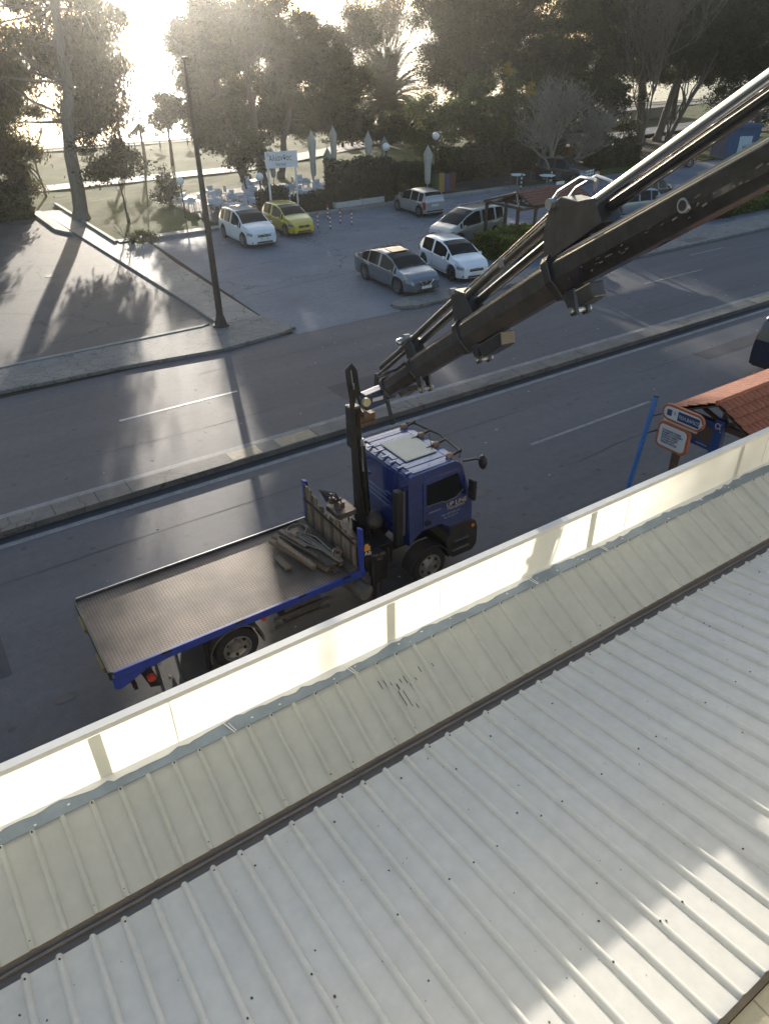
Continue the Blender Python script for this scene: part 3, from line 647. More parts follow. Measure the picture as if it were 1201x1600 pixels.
tree('oleander', (57.5, 58, 0), (57.5, 58, 3), .1, fill(53.5, 70, .6, 7, 58, 1.6), 70000, .24, L_dark,
     'dense dark oleander thicket behind the bare fig shrub', clump=.8, nclump=90, forks=8)
bare_tree('bare_fig_tree', (48.0, 47.2, 0), 9.8, .62, 5, 'bare grey fig tree with a tangle of pale twigs beside the tiled pergola', .22, twig_grey, seed=5, nbr=4, first=.25, up=.8, crook=.6, decay=.60)
bare_tree('bare_fig_tree', (52.2, 49.0, 0), 7.6, .75, 5, 'low spreading bare fig tree right of the tallest bare one', .18, twig_grey, seed=9, nbr=4, first=.26, up=.45, crook=.6, decay=.60)
bare_tree('bare_tree', (72, 57.5, 0), 15, .42, 5, 'tall bare tree in front of the right hand pines, twigs catching light', .15, twig_m, seed=31, nbr=4, first=.34, up=.9, leafy=(L_euc, 1500, .22))
# hedges round the lot
hedge('restaurant_hedge', 28.2, 33.6, 48.0, 50.2, 2.7, 15000, L_dark, 'large dark boxy hedge between white restaurant sign and globe lamp', leaf=.17)
hedge('restaurant_hedge', 24.9, 28.0, 47.8, 49.2, 1.1, 5000, L_dark, 'low dark hedge directly right of the white restaurant sign post', leaf=.15)
hedge('restaurant_hedge', 22.6, 24.4, 48.6, 50.0, 1.5, 4500, L_dark, 'small dark bush behind the yellow car', leaf=.15)
hedge('parking_hedge', 27.2, 31.2, 29.4, 32.0, 1.15, 15000, L_hedge, 'bright green hedge between the white hatchback and the tiled pergola', leaf=.12)
hedge('parking_hedge', 31.0, 36.6, 30.6, 32.6, .9, 9000, L_green, 'darker green shrub bed under the tiled pergola', leaf=.14)
hedge('cafe_hedge', 40.8, 47.0, 51.0, 53.2, 2.4, 12000, L_dark, 'dark hedge behind the round cafe tables under the shade tree', leaf=.2)
hedge('cafe_hedge', 47.4, 55.0, 52.4, 54.6, 2.2, 12000, L_dark, 'dark hedge behind the bare fig tree, right of the cafe tables', leaf=.2)
hedge('cafe_hedge', 34.2, 38.4, 50.5, 52.3, 1.8, 8000, L_dark, 'dark hedge behind the silver hatchback, right of the globe lamp', leaf=.18)
hedge('car_park_shrub', 56.0, 61.5, 49.0, 51.2, 1.8, 8000, L_dark, 'dark shrubs behind the black off-road car', leaf=.2)
hedge('verge_shrub', 44.5, 52, 29.6, 31.2, .8, 9000, L_green, 'low green shrub bed beside the far pavement under the crane boom', leaf=.16)
hedge('verge_shrub', 53, 60, 29.8, 31.6, 1.5, 8000, L_dark, 'dark shrub bed at right edge beyond the crane boom', leaf=.16)
tree('round_bush', (13.1, 45.9, 0), (13.1, 45.9, .5), .04, [(13.1, 45.8, .35, .8, .5, .35)], 2600, .11, L_green, 'small round green bush at the corner of the lawn kerb', cat='bush', clump=.25, nclump=30, forks=3, parts=('stem', 'foliage'))
bare_tree('dead_sapling', (11.7, 43.8, 0.1), 1.9, .5, 3, 'tiny leafless sapling casting shadow on the walkway', .025, twig_m, seed=3, nbr=3, first=.35)
# promenade small palms and round trees far off
PS = 'slim palms on the promenade'
for i, (x, y, lab) in enumerate([(21.5, 77, 'slim palm on the promenade, leftmost, near the white path'), (23.2, 76, 'slim palm on the promenade, middle one'), (26.2, 77, 'slim palm on the promenade, nearest the pine crown')]):
    t = empty('slim_palm', (x, y, 0), 0, lab, 'palm', PS)
    MB().tube([(0, 0, -.1), (.1, 0, 1.8), (.05, 0, 4.0)], .15, 7, [.2, .15, .13]).build('trunk', bark, t, smooth=True)
    b = MB()
    for k in range(26):
        az = random.uniform(0, 6.28); el = random.uniform(-1.2, .9); p = Vector((.05, 0, 4.0)); d = Vector((math.cos(az)*math.cos(el), math.sin(az)*math.cos(el), math.sin(el)))
        s1 = Vector((-math.sin(az), math.cos(az), 0))*.14; q = p+d*.8; r_ = q+d*.4+Vector((0, 0, -.35))
        b.add([p, q-s1, r_, q+s1], [(0, 1, 2, 3)])
    b.build('fronds', L_palm, t, fix=False)
RS = 'round clipped trees along the shore'
for i in range(9):
    x = 27+i*3.4; y = 92+random.uniform(-1, 1)
    tree('shore_tree', (x, y, 0), (x, y, 1.3), .07, [(x, y, 1.6, .6, .6, .5)], 500, .2, L_dark, 'small round clipped tree in the row along the shore', group=RS, clump=.3, nclump=12, forks=2)

# ------------------------------------------------------------------ cars
tyre_m = rubber
def interp(xs, ys, x):
    return float(np.interp(x, xs, ys))
def smooth_curve(pts):
    xs = [p[0] for p in pts]; ys = [p[1] for p in pts]; X = np.linspace(xs[0], xs[-1], 241); Y = np.interp(X, xs, ys)
    k = np.hanning(13); k /= k.sum(); Yp = np.pad(Y, 6, mode='edge'); Y = np.convolve(Yp, k, 'valid')
    return lambda x: float(np.interp(x, X, Y))
def make_car(name, loc, head, label, body, S=1.10, L=4.3, W=1.78, H=1.48, wb=2.62, fo=.85, top=None, side_glass=None, doors=2, rim_m=None, grille='bar', roof_m=None, rails=False, three=False, wheel_r=.32, cat='car', plate=True, tail=None, sunroof=False):
    """x forward from the rear bumper (0) to the front (L); profile top = list of (x, z)"""
    root = empty(name, (loc[0], loc[1], loc[2] if len(loc) > 2 else .01), R(head), label, cat, CARS); 
    xr, xf = L-fo-wb, L-fo
    zt = smooth_curve(top)
    belt = smooth_curve([(0, H*.62), (L*.3, H*.60), (L*.6, H*.575), (L*.78, H*.54), (L, H*.46)])
    hw = smooth_curve([(0, W*.415), (.12, W*.455), (.5, W*.49), (L*.4, W*.5), (L*.75, W*.495), (L-.35, W*.455), (L-.1, W*.39), (L, W*.34)])
    sill = .20; N_ = 110; xs = np.linspace(0, L, N_)
    g0, g1, r0, r1 = side_glass      # base of rear glass, base of windscreen, roof start, roof end
    rows = []; 
    for x in xs:
        z_t = zt(x); b_ = min(belt(x), z_t-.03); w_ = hw(x); cab = max(0., min(1., (z_t-belt(x))/(H*.40)))
        zb = sill+.06*max(0, 1-x/.25)+.04*max(0, 1-(L-x)/.3)
        for xw in (xr, xf):
            d2 = (wheel_r+.055)**2-(x-xw)**2
            if d2 > 0: zb = max(zb, wheel_r+math.sqrt(d2)*1.0-.01)
        wr = w_*(1-.06)-(w_*.20)*cab**1.0
        m1 = min(b_-.05, zb+(b_-zb)*.35); m2 = min(b_-.03, zb+(b_-zb)*.75)
        flare = .012*sum(max(0, 1-abs(x-xw)/.5) for xw in (xr, xf))
        row = [(w_*.93+flare, zb), (w_*.985+flare, zb+.03), (w_+flare, m1), (w_*.995+flare*.5, m2), (w_*.965, b_-.012), (w_*.945, b_),
               (wr+(w_*.945-wr)*.08, b_+(z_t-b_)*.86 if cab > 0 else b_+(z_t-b_)*.5), (wr*.93, z_t-.028*(cab > .3)-.006), (wr*.72, z_t-.010), (wr*.36, z_t), (0, z_t+.004)]
        rows.append(row)
    K = len(rows[0]); V = []; idx = {}
    for i, row in enumerate(rows):
        for k, (y, z) in enumerate(row):
            idx[(i, k, 1)] = len(V); V.append((xs[i]-L/2, y, z))
        for k, (y, z) in enumerate(row[:-1]):
            idx[(i, k, -1)] = len(V); V.append((xs[i]-L/2, -y, z))
        idx[(i, K-1, -1)] = idx[(i, K-1, 1)]
    body_f, glass_f, roof_f, lamp_f, tail_f = [], [], [], [], []
    pillars = [(a, b) for a, b in PILL(L, g0, g1, r0, r1, three)]
    for i in range(N_-1):
        x = (xs[i]+xs[i+1])/2; cab = (zt(x)-belt(x))/(H*.40)
        for k in range(K-1):
            q = [idx[(i, k, 1)], idx[(i+1, k, 1)], idx[(i+1, k+1, 1)], idx[(i, k+1, 1)]]
            p = [idx[(i, k+1, -1)], idx[(i+1, k+1, -1)], idx[(i+1, k, -1)], idx[(i, k, -1)]]
            dst = body_f
            if k == 5 and cab > .18 and g0-.02 < x < g1-.1 and not any(a < x < b for a, b in pillars): dst = glass_f       # side windows
            if k >= 7 and (r1 < x < g1 or g0 < x < r0): dst = glass_f                                                       # screens
            if k >= 7 and r0 <= x <= r1 and roof_m: dst = roof_f
            if k in (3, 4) and L-.58 < x < L-.05 and not (k == 3 and x < L-.42): dst = lamp_f
            if k in (2, 3, 4) and x < .24 and (k > 2 or x < .16): dst = tail_f
            dst += [tuple(q), tuple(p)]
    # closed ends and floor
    for i in (0, N_-1):
        ring = [idx[(i, k, 1)] for k in range(K)]+[idx[(i, k, -1)] for k in range(K-2, -1, -1)]
        body_f.append(tuple(ring) if i else tuple(reversed(ring)))
    def sub(fs, nm, m_, par=root):
        b = MB(); used = sorted({i for f in fs for i in f}); mp_ = {u: j for j, u in enumerate(used)}
        b.add([V[u] for u in used], [tuple(mp_[i] for i in f) for f in fs]); return b.build(nm, m_, par, smooth=True, ang=40, fix=False)
    bo = sub(body_f, 'body', body); sub(glass_f, 'windows', glass_dark)
    if roof_f: sub(roof_f, 'roof', roof_m)
    for fs_, nm_, mm_ in ((lamp_f, 'headlight', lamp_glass), (tail_f, 'tail_light', tail_m)):
        sub(fs_[0::2], nm_, mm_); sub(fs_[1::2], nm_, mm_)
    X = lambda x: x-L/2
    MB().bx(X(.15), X(L-.2), -W*.40, W*.40, .17, .62).build('underbody', black_plastic, root)
    # seams
    sm = MB()
    dl = ([g1-.22, (g1+g0)/2-.12] if three else [g1-.18, (g1+g0)/2+.02, g0+.45])
    for x in dl:
        for s1 in (-1, 1):
            w_ = hw(x)
            sm.bar((X(x), s1*(w_+.002), sill+.12), (X(x), s1*(w_*.975+.004), belt(x)-.03), .012, .012, (0, 1, 0))
    for s1 in (-1, 1): sm.bar((X(dl[-1]), s1*(hw(dl[-1])+.001), sill+.12), (X(dl[0]), s1*(hw(dl[0])+.001), sill+.12), .012, .012)
    sm.build('door_seams', black_plastic, root)
    for s1 in (-1, 1):
        for x in ([(g1+g0)/2+.08] if three else [(g1+g0)/2+.22, g0+.62]):
            MB().bar((X(x-.08), s1*(hw(x)+.012), belt(x)-.10), (X(x+.08), s1*(hw(x)+.012), belt(x)-.10), .03, .03).build('door_handle', body, root, bevel=.006)
        x = g1-.30; mr = MB().box((X(x), s1*(hw(x)+.09), belt(x)+.08), (.12, .17, .13), None, .8); mr.build('wing_mirror', body, root, bevel=.03, smooth=True)
        # head lamps follow the nose corner
    # nose: grille, lower intake, plate, badge, fog lamps
    fx = X(L)+.004
    gm = MB().box((fx-.05, 0, H*.385), (.11, W*.42, .13), None, .92)
    gm.build('grille', black_plastic, root, bevel=.02)
    if grille == 'bar': MB().box((fx+.006, 0, H*.40), (.03, W*.36, .018)).build('grille_bar', chrome, root, bevel=.004)
    if grille == 'vee':
        v = MB()
        for s1 in (-1, 1): v.bar((fx+.008, s1*.34, H*.44), (fx+.012, s1*.12, H*.29), .035, .035); v.bar((fx+.008, s1*.36, H*.44), (fx-.02, s1*.40, H*.44), .03, .03)
        v.build('grille_bar', chrome, root, bevel=.006)
    MB().cyl((fx+.0, 0, H*.41), (fx+.018, 0, H*.41), .05, n=14).build('badge', chrome, root)
    MB().box((fx-.05, 0, .30), (.12, W*.50, .10), None, .95).build('lower_intake', black_plastic, root, bevel=.02)
    for s1 in (-1, 1): MB().cyl((fx-.14, s1*W*.355, .32), (fx-.035, s1*W*.345, .32), .05, n=12).build('fog_lamp', black_plastic, root)
    if plate:
        MB().box((fx+.018, 0, H*.27), (.014, .50, .11)).build('number_plate', plate_m, root)
        MB().box((X(0)-.012, 0, H*.47), (.014, .50, .11)).build('number_plate', plate_m, root)
    MB().box((X(0)+.02, 0, .36), (.06, W*.72, .07)).build('rear_bumper_strip', black_plastic, root, bevel=.01)
    for s1 in (-1, 1):
        b_ = MB().bar((X(g1-.30), s1*.30, zt(g1-.1)+.03), (X(g1-.02), s1*.02+.25*s1, zt(g1)+.02), .02, .012)
    b_ = MB(); b_.bar((X(g1+.02), -.5, zt(g1)+.02), (X(g1-.10), .1, zt(g1-.1)+.025), .018, .012); b_.bar((X(g1+.02), .1, zt(g1)+.02), (X(g1-.10), .62, zt(g1-.1)+.025), .018, .012)
    b_.build('wipers', black_plastic, root)
    if rails:
        for s1 in (-1, 1): MB().tube([(X(r0+.1), s1*W*.36, zt(r0+.1)-.02), (X(r0+.25), s1*W*.355, H+.035), (X(r1-.3), s1*W*.355, H+.035), (X(r1-.1), s1*W*.36, zt(r1-.1)-.02)], .018, 6).build('roof_rail', alu, root)
    if sunroof: MB().box((X((r0+r1)/2+.25), 0, zt((r0+r1)/2+.25)+.004), (.75, W*.42, .012)).build('sunroof', glass_dark, root, bevel=.01)
    MB().tube([(X(r0+.25), 0, H-.02), (X(r0+.0), 0, H+.18)], .006, 4).build('aerial', black_plastic, root)
    for xw in (xr, xf):
        for s1 in (-1, 1):
            c = Vector((X(xw), s1*(W*.5-.11), wheel_r))
            we = bpy.data.objects.new('wheel', None); col.objects.link(we); we.parent = root; we.location = c; we.empty_display_size = .1
            t_ = MB(); prof = [(.0, -.10), (0, .10)]
            n_ = 28; vs = []; 
            pr_ = [(wheel_r*.66, -.10), (wheel_r*.93, -.105), (wheel_r, -.085), (wheel_r, .085), (wheel_r*.93, .105), (wheel_r*.66, .10)]
            for (rr, yy) in pr_:
                for k in range(n_): vs.append((rr*math.cos(2*math.pi*k/n_), yy, rr*math.sin(2*math.pi*k/n_)))
            t_.add(vs, [(j*n_+k, j*n_+(k+1) % n_, (j+1)*n_+(k+1) % n_, (j+1)*n_+k) for j in range(len(pr_)-1) for k in range(n_)])
            t_.build('tyre', tyre_m, we, smooth=True)
            r_ = MB(); yo = s1*.075; r_.cyl((0, s1*.02, 0), (0, s1*.045, 0), wheel_r*.62, n=20)
            rd = MB(); rd.cyl((0, s1*.03, 0), (0, s1*.095, 0), .055, n=10)
            for k in range(7):
                a = 2*math.pi*k/7; rd.bar((.03*math.cos(a), yo+s1*.012, .03*math.sin(a)), (wheel_r*.64*math.cos(a), yo, wheel_r*.64*math.sin(a)), .035, .03, (0, 1, 0))
            vs = []; rr_ = [(wheel_r*.67, s1*.04), (wheel_r*.685, s1*.10), (wheel_r*.62, s1*.095), (wheel_r*.60, s1*.045)]
            for (rr, yy) in rr_:
                for k in range(n_): vs.append((rr*math.cos(2*math.pi*k/n_), yy, rr*math.sin(2*math.pi*k/n_)))
            rd.add(vs, [(j*n_+k, j*n_+(k+1) % n_, (j+1)*n_+(k+1) % n_, (j+1)*n_+k) for j in range(3) for k in range(n_)])
            r_.build('brake_disc', dark_steel, we); rd.build('rim', rim_m or alu, we, smooth=True)
    root.scale = (S, S, S)
    return root
def PILL(L, g0, g1, r0, r1, three):
    w_ = g1-g0
    if three: return [(g1-.36, g1-.28), (g0+w_*.40, g0+w_*.46), (g0-.2, g0+.16)]
    return [(g1-.32, g1-.24), (g0+w_*.50, g0+w_*.545), (g0+w_*.20, g0+w_*.235), (g0-.2, g0+.12)]
lamp_glass = mat('lamp_glass', (.20, .21, .23), .08, .5, coat=.5)
tail_m = mat('tail_lamp', (.30, .015, .012), .2, coat=.4)
plate_m = mat('plate_white', (.62, .62, .60), .5, var=.12, vs=30)
CARS = 'cars parked around the car park'
SUV = [(0, .80), (.05, 1.02), (.30, 1.36), (.55, 1.54), (1.3, 1.60), (2.2, 1.585), (2.75, 1.44), (3.40, 1.08), (3.9, .98), (4.25, .86), (4.38, .70)]
make_car('parked_car', (18.55, 42.75), -91.5, 'white crossover with dark windows parked facing the road beside the yellow hatchback', paint('white_car', (.70, .72, .75)), L=4.38, W=1.82, H=1.60, wb=2.65, fo=.88, top=SUV, side_glass=(.38, 3.35, .55, 2.25), wheel_r=.35, rails=True, grille='vee', S=1.12)
HB = [(0, .78), (.04, .95), (.30, 1.28), (.50, 1.43), (1.1, 1.48), (1.9, 1.465), (2.45, 1.34), (3.10, 1.0), (3.6, .88), (3.95, .72), (4.05, .58)]
make_car('parked_car', (21.75, 43.7), -91, 'yellow hatchback parked between the white crossover and the red and white bollards', paint('yellow_car', (.60, .46, .035)), L=4.05, W=1.70, H=1.44, wb=2.50, fo=.80, top=HB, side_glass=(.30, 3.02, .50, 2.0), three=True, grille='none', S=1.1, plate=False)
SED = [(0, .82), (.05, 1.0), (.45, 1.07), (.75, 1.18), (1.35, 1.42), (1.9, 1.49), (2.6, 1.475), (3.15, 1.33), (3.85, 1.0), (4.4, .90), (4.75, .74), (4.85, .58)]
make_car('parked_car', (20.45, 29.75), -92, 'dark grey saloon with chrome grille parked nearest the road, left of the white hatchback', paint('grey_car', (.16, .175, .20), .25, .5), L=4.85, W=1.86, H=1.49, wb=2.74, fo=.97, top=SED, side_glass=(.72, 3.80, 1.55, 2.68), wheel_r=.345, grille='vee', S=1.08, sunroof=True)
make_car('parked_car', (23.95, 29.7), -98, 'white three-door hatchback parked between the dark grey saloon and the bright hedge', paint('white_car_b', (.76, .78, .81)), L=4.0, W=1.73, H=1.47, wb=2.49, fo=.82, top=HB, side_glass=(.30, 3.02, .50, 2.0), three=True, grille='bar', rim_m=mat('dark_rim', (.05, .05, .05), .5, .5), S=1.12)
CB = [(0, .78), (.02, .98), (.20, 1.25), (.36, 1.40), (1.0, 1.45), (1.8, 1.435), (2.35, 1.30), (2.95, .98), (3.4, .87), (3.72, .72), (3.82, .58)]
make_car('parked_car', (31.75, 43.5), 86.5, 'small silver hatchback seen from behind, parked against the restaurant planters', paint('silver_car', (.40, .39, .38), .28, .5), L=3.82, W=1.65, H=1.44, wb=2.49, fo=.75, top=CB, side_glass=(.18, 2.88, .36, 1.9), grille='bar', S=1.12)
EST = [(0, .85), (.04, 1.1), (.25, 1.50), (.45, 1.63), (1.4, 1.68), (2.5, 1.66), (3.15, 1.45), (3.9, 1.05), (4.3, .95), (4.6, .80), (4.68, .62)]
make_car('parked_car', (29.1, 34.9), -172, 'champagne people carrier with roof rails parked facing left behind the white hatchback', paint('champagne_car', (.38, .36, .33), .28, .5), L=4.68, W=1.80, H=1.66, wb=2.75, fo=.90, top=EST, side_glass=(.22, 3.85, .42, 2.62), rails=True, grille='bar', S=1.1, rim_m=alu)
make_car('parked_car', (62.6, 46.6), 152, 'silver hatchback parked under the pines next to the blue kiosk', MATS['silver_car'], L=3.82, W=1.65, H=1.44, wb=2.49, fo=.75, top=CB, side_glass=(.18, 2.88, .36, 1.9), S=1.15)
make_car('parked_car', (47.2, 36.6), 10, 'black saloon half hidden behind the crane boom', paint('black_car', (.02, .02, .022)), L=4.6, W=1.80, H=1.46, wb=2.7, fo=.9, top=[(p[0]*.95, p[1]) for p in SED[:-1]]+[(4.6, .58)], side_glass=(.72, 3.60, 1.45, 2.5), S=1.1)
make_car('parked_car', (42.4, 34.3), 165, 'pale blue-grey car between the tiled pergola and the black saloon', paint('blue_grey_car', (.22, .25, .30), .28, .4), L=4.05, W=1.70, H=1.44, wb=2.50, fo=.80, top=HB, side_glass=(.30, 3.02, .50, 2.0), S=1.1)
make_car('parked_car', (49.0, 46.6), -70, 'black off-road car with white bull bar below the bare fig trees', MATS['black_car'], L=4.2, W=1.8, H=1.75, wb=2.5, fo=.8, top=[(0, 1.0), (.05, 1.4), (.2, 1.7), (1.2, 1.76), (2.2, 1.74), (2.6, 1.5), (2.95, 1.15), (3.6, 1.08), (4.1, .98), (4.2, .7)], side_glass=(.16, 2.9, .25, 2.15), wheel_r=.38, S=1.05, cat='jeep')
jeep = [o_ for o_ in bpy.data.objects if o_.get('category') == 'jeep'][0]
b = MB()
for z in (.5, .72, .94): b.tube([(2.13, -.7, z), (2.22, -.5, z), (2.22, .5, z), (2.13, .7, z)], .035, 6)
for y in (-.55, 0, .55): b.tube([(2.2, y, .42), (2.2, y, 1.0)], .035, 6)
b.build('bull_bar', white_paint, jeep)
make_car('parked_car', (58.6, 35.6), 12, 'dark car parked under the boom at the far right', MATS['black_car'], L=4.05, W=1.70, H=1.44, wb=2.50, fo=.80, top=HB, side_glass=(.30, 3.02, .50, 2.0), S=1.1)
VAN = [(0, .9), (.03, 1.3), (.14, 1.75), (.28, 1.88), (2.2, 1.9), (3.3, 1.86), (3.75, 1.6), (4.2, 1.2), (4.6, 1.05), (4.85, .85), (4.9, .6)]
v_ = make_car('parked_van', (26.9, 12.4), 2, 'dark navy van with red tail lamps parked at the right edge beyond the bus shelter', paint('navy_van', (.018, .02, .04), .3), L=4.9, W=1.9, H=1.9, wb=3.0, fo=.9, top=VAN, side_glass=(.14, 4.1, .28, 3.2), wheel_r=.34, S=1.1, cat='van')

# ------------------------------------------------------------------ truck
blue = mat('truck_blue', (.016, .028, .14), .25, var=.25, vs=2.2, bump=.03, bs=6, coat=1.0)
blue.node_tree.nodes['Principled BSDF'].inputs['Coat IOR'].default_value = 2.1
blue_bed = mat('bed_blue', (.03, .055, .30), .45, var=.2, vs=6)
wood_old = mat('weathered_wood', (.19, .135, .09), .85, var=.45, vs=5, bump=.6, bs=20, stretch=(6, 6, .8))
wood_dark = mat('dark_plank', (.085, .065, .05), .85, var=.4, vs=5, bump=.6, bs=20, stretch=(6, 6, .8))
truck = empty('crane_truck', (.95, 11.1, .01), 0, 'blue flatbed truck with loader crane, its boom reaching up to the right over the road', 'truck')
T = Matrix.Translation((-.95, -11.1, -.01))
def tp(b, name, m_, parent=truck, **k):
    o = b.build(name, m_, **k); o.data.transform(T); o.parent = parent; return o
YN, YF = 9.92, 12.28      # near / far side of bed
# checker plate deck
ck = bpy.data.materials.new('checker_plate'); ck.use_nodes = True; n = ck.node_tree; L_ = n.links; pb = n.nodes['Principled BSDF']
tc = node(n, 'ShaderNodeTexCoord'); mp = node(n, 'ShaderNodeMapping'); mp.inputs['Rotation'].default_value = (0, 0, R(45)); mp.inputs['Scale'].default_value = (1, 1, 1); L_.new(tc.outputs['Object'], mp.inputs[0])
chx = node(n, 'ShaderNodeTexChecker'); chx.inputs['Scale'].default_value = 24; L_.new(mp.outputs[0], chx.inputs['Vector'])
nz = node(n, 'ShaderNodeTexNoise'); nz.inputs['Scale'].default_value = 1.1; nz.inputs['Detail'].default_value = 7; L_.new(tc.outputs['Object'], nz.inputs['Vector'])
rp = node(n, 'ShaderNodeValToRGB'); rp.color_ramp.elements[0].position = .32; rp.color_ramp.elements[1].position = .68; rp.color_ramp.elements[0].color = (.075, .052, .040, 1); rp.color_ramp.elements[1].color = (.24, .18, .135, 1); L_.new(nz.outputs['Fac'], rp.inputs[0])
mxx = node(n, 'ShaderNodeMix', data_type='RGBA', blend_type='MULTIPLY'); mxx.inputs[0].default_value = 1.0; L_.new(rp.outputs[0], mxx.inputs[6])
cr = node(n, 'ShaderNodeValToRGB'); cr.color_ramp.elements[0].color = (.62, .62, .62, 1); cr.color_ramp.elements[1].color = (1.15, 1.15, 1.15, 1); L_.new(chx.outputs['Fac'], cr.inputs[0]); L_.new(cr.outputs[0], mxx.inputs[7]); L_.new(mxx.outputs[2], pb.inputs['Base Color'])
pb.inputs['Roughness'].default_value = .6; pb.inputs['Metallic'].default_value = .1
bp = node(n, 'ShaderNodeBump'); bp.inputs['Strength'].default_value = .7; bp.inputs['Distance'].default_value = .01; L_.new(chx.outputs['Fac'], bp.inputs['Height']); L_.new(bp.outputs[0], pb.inputs['Normal'])
tp(MB().bx(.95, 5.98, YN+.05, YF-.05, 1.00, 1.075), 'deck', ck)
tp(MB().bx(.98, 6.03, YN-.005, YN+.05, .93, 1.09), 'side_rail', blue_bed, bevel=.006)
tp(MB().bx(.93, 6.03, YF-.05, YF, .93, 1.10), 'side_rail', dark_steel, bevel=.006)
tp(MB().bx(.955, 5.98, YF-.035, YF-.01, 1.1, 1.135), 'rail_lip', chrome if False else alu)
tp(MB().bx(.90, .95, YN+.05, YF-.05, .90, 1.085), 'tail_rail', dark_steel, bevel=.006)
tp(MB().prism([(.93, .93), (1.9, .93), (1.45, .86), (1.15, .72), (1.0, .68), (.93, .74)], YN-.005, YN+.04, 'y'), 'rail_corner', blue_bed)
for y in (10.45, 11.65): tp(MB().bx(.86, .90, y-.22, y+.22, .90, .99), 'hinge_bracket', mat('ochre_metal', (.30, .19, .05), .6, var=.3))
b = MB()
for x in (1.9, 3.3, 4.6, 5.6): b.bx(x-.09, x+.09, YN-.012, YN+.01, 1.05, 1.10)
for x in (3.1, 5.0): b.bx(x-.07, x+.07, YF-.02, YF+.02, 1.07, 1.12)
tp(b, 'lashing_hooks', dark_steel)
# chassis
tp(MB().bx(1.2, 8.5, 10.70, 10.80, .60, .86).bx(1.2, 8.5, 11.40, 11.50, .60, .86), 'chassis_frame', dark_steel)
b = MB()
for x in np.arange(1.3, 6, .55): b.bx(x-.04, x+.04, YN+.06, YF-.06, .87, .98)
tp(b, 'cross_members', dark_steel)
def truck_wheel(x, y, s1, front):
    we = bpy.data.objects.new('wheel', None); col.objects.link(we); we.parent = truck; we.location = (x-.95, y-11.1, .44)
    n_ = 36; r0 = .44; h = .14; vs = []; pr_ = [(.27, -h), (r0*.93, -h*1.02), (r0, -h*.8), (r0, h*.8), (r0*.93, h*1.02), (.27, h)]
    for rr, yy in pr_:
        for k in range(n_): vs.append((rr*math.cos(2*math.pi*k/n_), yy, rr*math.sin(2*math.pi*k/n_)))
    MB().add(vs, [(j*n_+k, j*n_+(k+1) % n_, (j+1)*n_+(k+1) % n_, (j+1)*n_+k) for j in range(len(pr_)-1) for k in range(n_)]).build('tyre', tyre_m, we, smooth=True)
    rim = MB(); vs = []; d_ = s1*h
    rp_ = [(.275, d_*.7), (.285, d_*1.03), (.262, d_*1.03), (.245, d_*.55), (.16, d_*(.25 if not front else .8)), (.12, d_*(.25 if not front else .95)), (.10, d_*(.55 if not front else 1.25)), (.0001, d_*(.55 if not front else 1.25))]
    for rr, yy in rp_:
        for k in range(n_): vs.append((rr*math.cos(2*math.pi*k/n_), yy, rr*math.sin(2*math.pi*k/n_)))
    rim.add(vs, [(j*n_+k, j*n_+(k+1) % n_, (j+1)*n_+(k+1) % n_, (j+1)*n_+k) for j in range(len(rp_)-1) for k in range(n_)])
    for k in range(8):
        a = 2*math.pi*k/8; yy = d_*(.28 if not front else .9); rim.cyl((.135*math.cos(a), yy, .135*math.sin(a)), (.135*math.cos(a), yy+s1*.03, .135*math.sin(a)), .014, n=6)
    rim.build('rim', mat('truck_rim', (.36, .34, .32), .45, .7, var=.3, vs=8), we, smooth=True)
    hl = MB()
    for k in range(6):
        a = 2*math.pi*(k+.5)/6; yy = d_*.46 if not front else d_*.74
        hl.cyl((.20*math.cos(a), yy-s1*.01, .20*math.sin(a)), (.20*math.cos(a), yy+s1*.022, .20*math.sin(a)), .032, n=8)
    hl.build('hand_holes', black_plastic, we)
for y, s1 in ((10.07, -1), (12.08, 1)):
    truck_wheel(3.18, y, s1, False); truck_wheel(7.68, y, s1, True)
# rear mudguard
def arch(cx, cz, r_, a0, a1, y0, y1, th=.03, n_=14):
    b = MB(); vs = []
    for k in range(n_+1):
        a = a0+(a1-a0)*k/n_
        for rr in (r_, r_+th):
            for y in (y0, y1): vs.append((cx+rr*math.cos(a), y, cz+rr*math.sin(a)))
    fs = []
    for k in range(n_):
        q = k*4; fs += [(q, q+4, q+5, q+1), (q+2, q+3, q+7, q+6), (q, q+2, q+6, q+4), (q+1, q+5, q+7, q+3)]
    fs += [(0, 1, 3, 2), (n_*4, n_*4+2, n_*4+3, n_*4+1)]
    return b.add(vs, fs)
grey_pl = mat('grey_plastic', (.085, .075, .065), .7, var=.3, vs=5)
tp(arch(3.18, .44, .52, R(-5), R(190), 9.90, 10.28), 'mudguard', grey_pl, smooth=True, ang=40)
tp(arch(3.18, .44, .52, R(-5), R(190), 11.9, 12.26), 'mudguard', grey_pl, smooth=True, ang=40)
for x, z, nm in ((3.75, .93, 'side_marker'),): tp(MB().cyl((x, 9.90, z), (x, 9.87, z), .04, n=12), nm, mat('red_lens', (.55, .06, .03), .3, coat=.4))
tp(MB().cyl((1.55, 9.93, .70), (1.55, 9.84, .68), .075, n=14), 'side_marker', MATS['red_lens'])
b = MB().bx(1.50, 1.60, 9.90, 10.4, .60, .90).bar((1.45, 10.1, .95), (1.6, 9.9, .45), .06, .25)
tp(b, 'tail_light_bracket', dark_steel)
for x in (1.68, 2.05): tp(MB().bar((x, 9.95, .97), (x+.02, 9.93, .12), .05, .035), 'stanchion', alu)
tp(MB().bar((2.62, 9.98, .97), (2.60, 9.96, .15), .07, .09), 'stanchion', dark_steel)
tp(MB().bx(1.25, 1.32, 10.1, 12.1, .35, .47), 'underrun_bar', dark_steel)
